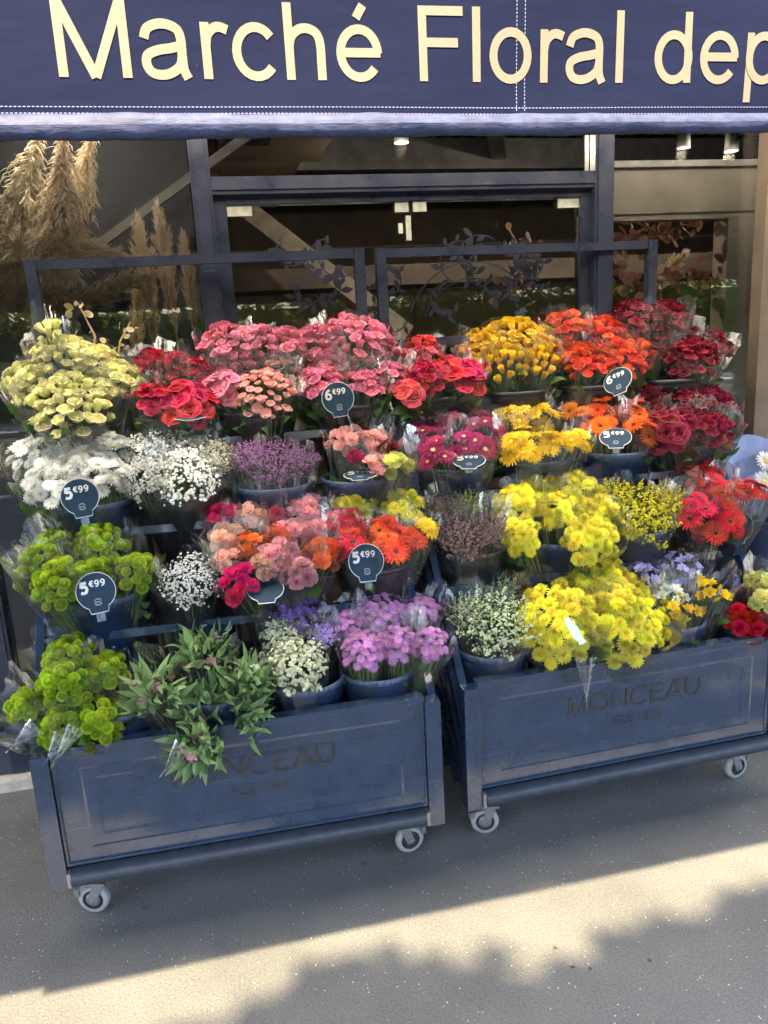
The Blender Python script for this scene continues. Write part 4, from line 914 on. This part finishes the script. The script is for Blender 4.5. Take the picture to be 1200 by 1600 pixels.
def bouquet(kind,col,H,R,base,phrase,rd):
    R*=1.0 if kind in('gyps','limo','solid','stat','alstro') else 1.22
    H=Vector(H)+Vector((0,-.010,-.008)); ax=H-base; L=ax.length; d=ax.normalized()
    if phrase.startswith('of '): lab='wrapped bunch '+phrase
    else: lab='bunch of %s %s, %s'%(COLW[col],KINDW[kind],phrase)
    names={'rose':'rose_bouquet','bigrose':'rose_bouquet','bud':'rose_bouquet','spray':'rose_bouquet','gerb':'gerbera_bouquet','mumwhite':'chrysanthemum_bouquet','daisy':'daisy_bouquet','mumy':'chrysanthemum_bouquet','carn':'carnation_bouquet','pom':'chrysanthemum_bouquet','free':'freesia_bouquet','alstro':'lily_bouquet','gyps':'gypsophila_bouquet','limo':'sea_lavender_bouquet','stat':'statice_bouquet','solid':'goldenrod_bouquet'}
    o=empty(names[kind],base,lab,'bouquet','wrapped bouquets in the buckets'); 
    fr=frame((0,0,0),d,rd.uniform(0,6)); e1=fr.col[0].to_3d(); e2=fr.col[1].to_3d()
    cam_d=Vector((-H.x*.25,-1,.30)).normalized()
    H0=H; fd=(d*.75+cam_d*.9).normalized(); fr2=frame((0,0,0),fd,rd.uniform(0,6)); g1=fr2.col[0].to_3d(); g2=fr2.col[1].to_3d()
    stems=MB(); ros=kind in('rose','bud','spray'); nrm=lambda f,r: ((d*.95+fd*.12+r*(.62*f)) if ros else (d*.6+fd*.5+r*(.65*f)+cam_d*.15)).normalized()
    if kind in('gyps','limo','solid','stat'):
        dd=(d+cam_d*.8).normalized()
        place(sprm(kind,col,rd.randrange(3)),'blossom_spray',o,frame(H-base-dd*R*.15,dd,rd.uniform(0,6),R*1.02),kind='stuff')
        for k in range(9):
            a=rd.uniform(0,6); stems.tube([Vector((0,0,0)),d*L*.6+(e1*math.cos(a)+e2*math.sin(a))*R*.3,d*(L-R*.4)+(e1*math.cos(a)+e2*math.sin(a))*R*.6],[.002,.0018,.0012],3,0,False)
    else:
        rf,hs,fill,dome=SPEC[kind]; n=max(3,min(95,round(fill*1.08*(R/rf)**2)))
        if kind=='alstro': n=rd.choice((5,6)) if col=='pinkf' else 4
        if kind=='spray': n=int(n*1.0)
        ph=rd.uniform(0,6)
        for i in range(n):
            f=math.sqrt((i+.45)/n)*.95; a=ph+i*2.39996+rd.uniform(-.15,.15); r=g1*math.cos(a)+g2*math.sin(a)
            p=H-base+r*(R-rf*.45)*f+fd*(dome*R*(.55-f*f)+rd.uniform(-.3,.3)*rf)
            nn=(nrm(f,r)+Vector((rd.uniform(-1,1),rd.uniform(-1,1),rd.uniform(-1,1)))*.30).normalized()
            s=rf*rd.uniform(.74,1.14)
            if kind=='spray': s*=rd.choice((.75,1,1.1))
            kk=kind
            if kind=='free' and rd.random()<.25: kk='lilybud'
            if kind=='alstro' and rd.random()<.35: kk='lilybud'
            kk='bud' if kk=='rose' and rd.random()<.16 else kk
            v=rd.randrange(4); me=fm(kk,col,v)
            if kk in('rose','bigrose','bud','spray'): p=p-nn*s*.6; fmx=frame(p,nn,rd.uniform(0,6),s*1.02)@Matrix.Scale(hs*1.05,4,(0,0,1))
            else: fmx=frame(p,nn,rd.uniform(0,6),s)
            place(me,me.name.split('.')[0],o,fmx)
            stems.tube([r*.006,(p-nn*s*.5)*.55+r*.004,p-nn*s*.4],[.0022,.002,.0022],4,0,False)
        lk='lily' if kind=='alstro' else 'rose'
        nl=85 if kind=='alstro' else (18 if kind in('rose','bigrose','bud','spray') else 7)
        if kind in('carn','gerb'): nl=3
        for i in range(nl):
            a=rd.uniform(0,2*PI); r=e1*math.cos(a)+e2*math.sin(a)
            if kind=='alstro':
                f=math.sqrt(rd.random()); p=H-base+r*R*f*.74+d*(.5*R*(.8-f*f)-rd.uniform(0,.05)); nn=(d*.5+r*f*.7+cam_d*.5+Vector((rd.uniform(-1,1),rd.uniform(-1,1),rd.uniform(-.6,1)))*.45)
                s=rd.uniform(.6,1.05)
            else:
                f=rd.uniform(.35,.85); p=(H-base)*rd.uniform(.52,.80)+r*R*f*.9; nn=d*.7+r*.9; s=rd.uniform(.6,1.1)
            # leaf runs along its local x: put local x along nn
            m=frame(p,nn,rd.uniform(0,6),s)@Matrix.Rotation(-PI/2,4,'Y')
            place(rd.choice(LEAFP[lk]),'leaf',o,m)
    stems.build('stems',MT['stem'],o,True)
    fm_=frame((0,0,0),d,0); lc=fm_.to_3x3().inverted()@Vector((-H.x,-H.y,.2)); tc=math.atan2(lc.y,lc.x)
    w=wrap_mesh(L,R,rd.uniform(.045,.09)*(1 if R>.05 else .7),rd,rd.uniform(.1,.35),tc).mesh('wrap',MT['film'])
    place(w,'wrap',o,fm_)
    return o
def bucket(x,y,z,r,col,what,bare=False):
    h=.27; o_lab='%s bucket holding the %s'%('navy blue' if col=='blue' else 'black',what)
    prof=[(0,0),(r*.70,0),(r*.72,.006),(r*.94,h-.05),(r*.97,h-.048),(r*.985,h-.02)]
    inn=[(r*.955,h-.004),(r*.91,h-.05),(r*.70,.02),(0,.02)]
    b=MB().lathe(prof+[(r*.985,h-.012)]+inn,40).build('flower_bucket',MT['bucket'] if col=='blue' else MT['black'],None,True,label=o_lab,category='bucket',group='buckets of flowers on the carts')
    b.location=(x,y,z-h)
    MB().lathe([(r*.984,h-.018),(r*1.025,h-.015),(r*1.03,h-.006),(r*1.005,h+.001),(r*.965,h-.001),(r*.957,h-.006)],40).build('bucket_rim',MT['bucketrim'] if col=='blue' else MT['black'],b,True)
    return b
BQ={}
for bx,by,zr,bc,what,bs in DISPLAY:
    r=.122 if zr>.7 else .113
    bucket(bx,by,zr,r,bc,what)
    for kind,col,hx,hy,hz,R,phrase in bs:
        rd=random.Random(int(hx*7919+hz*104729+R*1e5))
        off=Vector((hx-bx,hy-by,0)); k=min(1,.055/max(off.length,1e-3)); base=Vector((bx,by,zr-.235))+off*k*.8
        if hz-zr<.03: base=Vector((bx+off.x*k,by-.05,zr-.10))
        o=bouquet(kind,col,(hx,hy,hz),R,base,phrase,rd); BQ[phrase]=o
def bq(s): return next(o for k,o in BQ.items() if k.startswith(s))
film_tail((.968,1.935,.640),(.955,1.905,.498),.032,bq('low in front, with a torn'),3)
film_tail((-.172,1.93,.56),(-.245,1.91,.49),.030,bq('of leafy lilies drooping'),5)
film_tail((-.433,1.95,.645),(-.503,1.90,.563),.024,bq('in front, nearest the'),7)
film_tail((-.529,1.96,.66),(-.60,1.92,.62),.026,bq('drooping past'),9)
film_tail((-.47,1.96,.62),(-.52,1.91,.57),.026,bq('lowest over the panel'),11)
# torn white film patch on the big yellow bunch
o=bq('low in front, with a torn'); rp=random.Random(2); A=Vector((.862,1.842,.808)); Bv=Vector((.900,1.822,.738)); mb=MB(); d=(Bv-A); x=d.cross(Vector((0,1,.3))).normalized()
mb.grid([[A+d*(i/8)+x*((j-1.5)*.0085*(.55+.45*math.sin(PI*(i+.6)/9.2)))+Vector((rp.uniform(-.003,.003),rp.uniform(-.006,.002),rp.uniform(-.003,.003)))-o.location for j in range(4)] for i in range(9)])
mb.build('film_patch',plain('white torn film',(.82,.82,.80),.25,0,60,.15,.4,90),o,True)
# ---------------------------------------------------------------- price tags
def tag(x,y,z,el_,yw,ro,num,label):
    o=empty('price_tag',(x,y,z),label,'price tag','round price tags on the buckets')
    vw=Vector((0,0,1.6))-Vector((x,y,z)); a0=math.atan2(vw.x,-vw.y)
    o.rotation_euler=(Matrix.Rotation(a0+R_(yw),3,'Z')@Matrix.Rotation(-R_(el_),3,'X')@Matrix.Rotation(R_(-ro),3,'Y')).to_euler()
    r=.053
    out=[(r*math.cos(R_(-62+304*i/40)),r*math.sin(R_(-62+304*i/40))) for i in range(41)]
    out=[(a,b) for a,b in out]; out+= [(-r*.50,-r*.90),(-r*.44,-r*1.16),(r*.44,-r*1.16),(r*.50,-r*.90)]
    def slab(pts,y0,y1):
        n=len(pts); return MB().add([(a,y0,b) for a,b in pts]+[(a,y1,b) for a,b in pts],[tuple(range(n)),tuple(range(n,2*n))[::-1]]+[(i,i+n,(i+1)%n+n,(i+1)%n) for i in range(n)])
    slab(out,0,.0016).build('card_edge',MT['tagedge'],o)
    slab([(a*.965,b*.965) for a,b in out],-.0009,-.0001).build('card_face',MT['tag'],o)
    def put(ch,w,sc,x0,z0): 
        mb=MB(); strokes(mb,glyphs(w)[ch][1],w,sc,0,0,.00015,.0); mb.build('digit',MT['white'],o,mat=Matrix.Translation((x0,-.0011,z0)))
    if num=='x': return
    put(num,.21 if num=='6' else .24,.034,-.041,-.002); put('\u20ac',.20,.017,-.015,.014); put('9',.19,.020,-.001,.011); put('9',.19,.020,.0145,.011)
    mb=MB()
    lst=[arc(0,0,1,.9,205+0,335,14),arc(0,0,1,.9,30,150,14)]
    for k in range(7):
        a=R_(215+k*18); lst.append([(.78*math.cos(a),.7*math.sin(a)),(1.25*math.cos(a+.1),1.12*math.sin(a+.1))]); a=R_(40+k*17); lst.append([(.78*math.cos(a),.7*math.sin(a)),(1.2*math.cos(a-.1),1.08*math.sin(a-.1))])
    lst+= [[(-1.1,.10),(1.1,.10)],[(-.8,-.16),(.8,-.16)]]
    strokes(mb,lst,.09,.0095,0,0,.0001,0); mb.build('emblem',plain('grey print',(.42,.46,.48),.6),o,mat=Matrix.Translation((0,-.0011,-.030)))
    MB().box(-.011,.0018,-r*1.6,.011,.0032,-r*.7).build('clip',MT['clip'],o)
for t_ in TAGS: tag(*t_)
# ---------------------------------------------------------------- loose bunch in blue paper beside the second cart
def blue_paper():
    base=Vector((1.93,2.50,.77)); o=empty('paper_bouquet',base,'pale pink gerberas wrapped in blue paper beside the red gerberas','bouquet')
    mp=plain('blue wrapping paper',(.22,.27,.48),.6,0,30,.12)
    for k,(tilt,rz,s) in enumerate(((.30,.2,1.),(-.05,-.5,.82))):
        P=[]
        for i in range(9):
            u=i/8; row=[]
            for j in range(13):
                v=j/6-1; w=.02+.17*u; a=v*1.15; row.append((w*math.sin(a)*s+ .03*u,.05+w*(1-math.cos(a))*-.6+.10*u*tilt+.004*math.sin(9*v+3*u),.36*u*s*(1-.22*abs(v)**1.4)))
            P.append(row)
        q=MB().grid(P).build('paper_sheet',mp,o,True,mat=Matrix.Rotation(rz,4,'Z'))
    rd=random.Random(4)
    PET['blush']=petal_mat('blush petal',(.86,.42,.46),(.8,.6,.55)); 
    m=[daisy(q+90,[(22,.78,.175,.18,-.35,.22,.0),(20,.72,.17,.34,-.35,.20,.04)],0,.20,.09,3,22).mesh('gerbera',[PET['blush'] if q else PET['white'],MT['eyelight'],MT['eyelight'],MT['stem']]) for q in(0,1)]
    st_=MB()
    for k,(x,y,z,q) in enumerate(((.05,-.05,.26,1),(.11,-.02,.30,1),(-.02,-.07,.21,0),(.07,-.09,.19,0),(.13,-.07,.22,1),(.02,-.02,.27,0))):
        place(m[q],'gerbera',o,frame((x,y,z),(.1,-.8,.6),k,.043)); st_.tube([(0,0.02,-.1),(x,y,z)],.002,4,0,False)
    st_.build('stems',MT['stem'],o)
    b=MB().lathe([(0,0),(.08,0),(.105,.26),(.11,.27),(.1,.262),(.078,.02),(0,.02)],32).build('flower_bucket',MT['bucket'],None,True,label='navy blue bucket beside the cart under the blue paper bouquet',category='bucket',group='buckets of flowers on the carts'); b.location=(1.955,2.52,.56)
    s=empty('flower_stand',(1.955,2.52,0),'small navy stand beside the second cart carrying the blue paper bouquet','stand')
    MB().box(-.13,-.13,.53,.13,.13,.5585).build('top',MT['cart'],s)
    for a in(-1,1):
        for c_ in(-1,1): MB().box(a*.11-.012,c_*.11-.012,0,a*.11+.012,c_*.11+.012,.529).build('leg',MT['cart'],s)
blue_paper()
# ---------------------------------------------------------------- dried plants behind the glass
MT['pampas']=petal_mat('pampas hair',(.70,.60,.46),(.58,.48,.36),.45,.7,.06); MT['stalk']=plain('dry stalk',(.38,.28,.14),.7)
def plume_mesh(seed,nb=110,per=34):
    """feathery plume of unit length along +z: side branchlets that arch forward, each fringed with fine hairs"""
    rd=random.Random(seed); mb=MB(); side=rd.uniform(0,6)
    for i in range(nb):
        t=(i+rd.random())/nb; a=rd.uniform(0,2*PI); u=Vector((math.cos(a),math.sin(a),0)); w=.085*math.sin(PI*min(1,.10+t*.92))**.7*rd.uniform(.4,1.2); l=rd.uniform(.26,.44)*(1.1-.6*t)
        bend=Vector((math.cos(side),math.sin(side),0))*.05
        c=[Vector((0,0,t*.9)),Vector((0,0,t*.9+l*.45))+u*w*.55,Vector((0,0,t*.9+l*.85))+u*w+bend*t]
        for k in range(per):
            s=rd.random(); p=c[0]*(1-s)**2+c[1]*2*s*(1-s)+c[2]*s*s; h=rd.uniform(.03,.075)
            q=p+(u*rd.uniform(.0,.6)+Vector((rd.gauss(0,.3),rd.gauss(0,.3),rd.uniform(.7,1.4)))).normalized()*h
            x=(q-p).cross(Vector((rd.gauss(0,1),rd.gauss(0,1),rd.gauss(0,1)))).normalized()*.0022
            m_=p.lerp(q,.5)+u*.006
            mb.add([p-x,p+x,m_+x,m_-x,q],[(0,1,2,3),(3,2,4)],0,[0,0,.6,.6,1])
    return mb.mesh('plume',MT['pampas'],False)
PL=[plume_mesh(k) for k in range(3)]
for k,(b,t_,s,lab) in enumerate((((-.42,3.12,2.33),(-.56,3.10,1.70),1.,'thick pampas plume hanging down inside the window edge'),((-.33,3.2,2.36),(-.50,3.16,1.86),.8,'second hanging pampas plume behind the thick one'),
   ((-.52,3.24,2.38),(-.74,3.22,1.74),1.,'hanging pampas plume at the outer window edge'),((-.21,3.22,1.55),(-.22,3.2,2.02),.6,'upright pampas plume between the hanging ones and the door mullion'),
   ((-.66,3.14,1.98),(-.29,3.10,1.90),.75,'pampas plume pointing sideways below the hanging ones'),((-.60,3.18,1.70),(-.20,3.12,1.83),.8,'pampas plume fanning out above the cart top bar'),
   ((-.13,3.3,1.60),(-.15,3.28,2.08),.55,'upright pampas plume in front of the diagonal brace'),((-.06,3.24,1.58),(-.06,3.22,1.97),.5,'upright pampas plume next to the door mullion'),
   ((.02,3.3,1.50),(.08,3.25,1.84),.5,'small pampas plume behind the door pane edge'),((-.70,3.2,1.45),(-.62,3.15,1.98),.8,'pampas plume standing at the window corner'),
   ((-.30,3.3,1.45),(-.26,3.26,1.80),.6,'low pampas plume behind the red roses frame'),((2.02,3.5,1.62),(2.22,3.46,1.86),.9,'golden pampas tuft by the beige pillar'))):
    b=Vector(b); d=Vector(t_)-b; L=d.length; o=empty('pampas_grass',b,lab,'dried grass','pampas plumes inside the window')
    place(PL[k%3],'plume',o,frame((0,0,0),d,k,L)@Matrix.Diagonal((s*1.75,s*1.75,1,1)),kind='stuff')
    MB().tube([-d*.5,d*.2,d*.95],[.004,.004,.001],5).build('stalk',MT['stalk'],o,True)
def round_leaf(w=.5):
    mb=MB(); n=9; vs=[(0,0,.02)]+[(.5*math.cos(2*PI*k/n)*w*2*.5+0,.5*math.sin(2*PI*k/n),.05*math.sin(4*PI*k/n)) for k in range(n)]
    mb.add(vs,[(0,1+k,1+(k+1)%n) for k in range(n)],0,[0]+[1]*n); return mb
MT['eucal']=petal_mat('dried eucalyptus leaf',(.34,.19,.14),(.24,.13,.10),.3,.6,.14); MT['honesty']=petal_mat('dried honesty disc',(.62,.52,.30),(.5,.42,.22),.5,.5,.1)
EU=round_leaf(.8).mesh('dried_leaf',MT['eucal']); HO=round_leaf(.85).mesh('seed_disc',MT['honesty'])
def branch(name,lab,cat,pts,n,size,me,seed,spread):
    rd=random.Random(seed); o=empty(name,pts[0],lab,cat); P=[Vector(p)-Vector(pts[0]) for p in pts]
    MB().tube(P,[.004]*(len(P)-1)+[.0015],5).build('twig',MT['stalk'],o,True)
    for i in range(n):
        x=rd.uniform(0,len(P)-1.001); k=int(x); p=P[k].lerp(P[k+1],x-k)+Vector((rd.gauss(0,1),rd.gauss(0,.6),rd.gauss(0,1)))*spread
        place(me,me.name,o,frame(p,(rd.uniform(-1,1),rd.uniform(-1.4,.1),rd.uniform(-.8,1)),rd.uniform(0,6),size*rd.uniform(.6,1.25)))
for a in (('dried_branch','dried eucalyptus branch hanging between mullion and cart frame','dried branch',((1.70,3.25,2.02),(1.74,3.22,1.84),(1.68,3.2,1.64)),70,.055,EU,1,.055),
  ('dried_branch','dried eucalyptus garland along the shelf by the golden tuft','dried branch',((1.82,3.25,1.72),(2.05,3.22,1.74),(2.25,3.25,1.73)),60,.050,EU,2,.03),
  ('dried_branch','dried eucalyptus branch arching under the beige cabinet header','dried branch',((1.80,3.25,2.0),(1.95,3.22,1.92),(2.06,3.2,1.96)),44,.052,EU,3,.045),
  ('dried_branch','dried eucalyptus twig seen through the door pane near the end','dried branch',((1.28,3.3,1.98),(1.34,3.28,1.86),(1.30,3.3,1.70)),26,.05,EU,4,.05),
  ('honesty_branch','pale dried honesty sprig behind the cream roses','dried branch',((-.42,2.855,1.45),(-.38,2.853,1.62),(-.42,2.852,1.73)),16,.026,HO,5,.03),
  ('honesty_branch','pale dried honesty sprig by the lower bar beside the red roses','dried branch',((-.34,2.86,1.45),(-.30,2.855,1.60),(-.26,2.852,1.66)),18,.026,HO,6,.03)): branch(*a)
# ---------------------------------------------------------------- street side: tree that shades the foreground, hedge across the road
def leafquad(mb,p,s,rd):
    n=Vector((rd.gauss(0,1),rd.gauss(0,1),rd.gauss(0,1)+.5)).normalized(); x=n.cross(Vector((.3,.2,.9))).normalized(); y=n.cross(x); p=Vector(p)
    mb.add([p-x*s*.5,p-y*s*.28+x*s*.05,p+x*s*.55,p+y*s*.28+x*s*.05],[(0,1,2,3)],0,[0,.6,1,.6])
def tree(loc,clumps,lab,seed,trunk_r,height,ls):
    rd=random.Random(seed); o=empty('street_tree',loc,lab,'tree'); loc=Vector(loc)
    mb=MB(); mb.tube([(0,0,0),(.1,.05,height*.35),(0,.1,height*.62)],[trunk_r,trunk_r*.8,trunk_r*.55],10)
    top=Vector((0,.1,height*.55))
    for c,r,n in clumps[::max(1,len(clumps)//26)]:
        c=Vector(c)-loc; mb.tube([top*rd.uniform(.75,1.1),top.lerp(c,.55)+Vector((0,0,.25)),c],[trunk_r*.32,trunk_r*.16,.012],6)
    mb.build('trunk',MT['bark'],o,True)
    mb=MB()
    for c,r,n in clumps:
        c=Vector(c)-loc
        for i in range(n):
            d=Vector((rd.gauss(0,1),rd.gauss(0,1),rd.gauss(0,1))); d=d.normalized()*r*rd.random()**.45; leafquad(mb,c+d,ls*rd.uniform(.7,1.2),rd)
    mb.build('crown',MT['treeleaf'],o,False,kind='stuff')
rt_=random.Random(12); cl=[]
edge=((-.25,1.60),(-.05,1.62),(.10,1.68),(.20,1.71),(.32,1.66),(.45,1.60),(.58,1.52),(.66,1.49),(.76,1.56),(.86,1.60),(.98,1.60),(1.08,1.57),(1.2,1.60),(1.30,1.64),(1.42,1.65),(1.6,1.70),(1.8,1.66),(2.1,1.72),(2.5,1.6),(-.5,1.45),(-.8,1.40),(-1.2,1.5))
for x,y in edge:
    t=rt_.uniform(7.2,8.6); r=rt_.uniform(.12,.2); c=Vector((x,y-r*1.15,0))+SUN*t; cl.append((c,r,150))
for i in range(240):
    x=rt_.uniform(-3.5,5.0); y=rt_.uniform(-5.5,1.15); t=rt_.uniform(6.6,10.5); cl.append((Vector((x,y,0))+SUN*t,rt_.uniform(.4,.62),190))
tree((-1.6,-4.6,-.13),cl,'leafy street tree whose crown shades the pavement before the carts',3,.22,6.2,.17)
rh=random.Random(8); mb=MB()
for i in range(420):
    c=Vector((rh.uniform(-9,19),rh.uniform(-13.6,-12.6),rh.uniform(.2,3.1)+.5*math.sin(i))); r=rh.uniform(.35,.6)
    for k in range(90):
        d=Vector((rh.gauss(0,1),rh.gauss(0,1),rh.gauss(0,1))).normalized()*r*rh.random()**.4; leafquad(mb,c+d,.2*rh.uniform(.7,1.2),rh)
hd=empty('hedge',(0,-13.1,-.12),'leafy green hedge across the road, mirrored in the shop glass','hedge'); 
f=mb.build('foliage',MT['hedge'],hd,kind='stuff'); f.location=(0,13.1,.12)
MB().box(-24,-.05,.0,28,.05,2.25).build('hedge_core',MT['hedge'],hd).location=(0,-.1,0)
for k,(x,y) in enumerate(((-9,-15.5),(6.5,-15.0),(15,-16.5))):
    cl=[(Vector((x+rh.gauss(0,1.3),y+rh.gauss(0,1.2),4.2+rh.gauss(0,.9))),rh.uniform(.5,.9),110) for _ in range(36)]
    tree((x,y,-.13),cl,('round tree far behind the hedge toward the cart with cream roses','round tree behind the hedge opposite the doors','round tree behind the hedge opposite the end window')[k],30+k,.18,5.0,.22)
# small dark spots and crumbs on the asphalt
for k,(x,y) in enumerate(((.735,1.532),(.775,1.515),(.93,1.50),(.72,1.60))):
    rd=random.Random(k); n=9; mb=MB(); r=.006
    vs=[(r*rd.uniform(.6,1.2)*math.cos(2*PI*i/n),r*rd.uniform(.6,1.2)*math.sin(2*PI*i/n),.0005) for i in range(n)]+[(0,0,.003)]
    mb.add(vs,[(i,(i+1)%n,n) for i in range(n)]); o=mb.build('dirt_crumb',MT['dark'],None,False,label=('dark crumb lowest of the pair in the tree shade','dark crumb upper of the pair in the tree shade','lone dark crumb on the asphalt apart from the others','dark crumb at the edge of the sunlit strip')[k],category='crumb',group='crumbs on the asphalt'); o.location=(x,y,0)
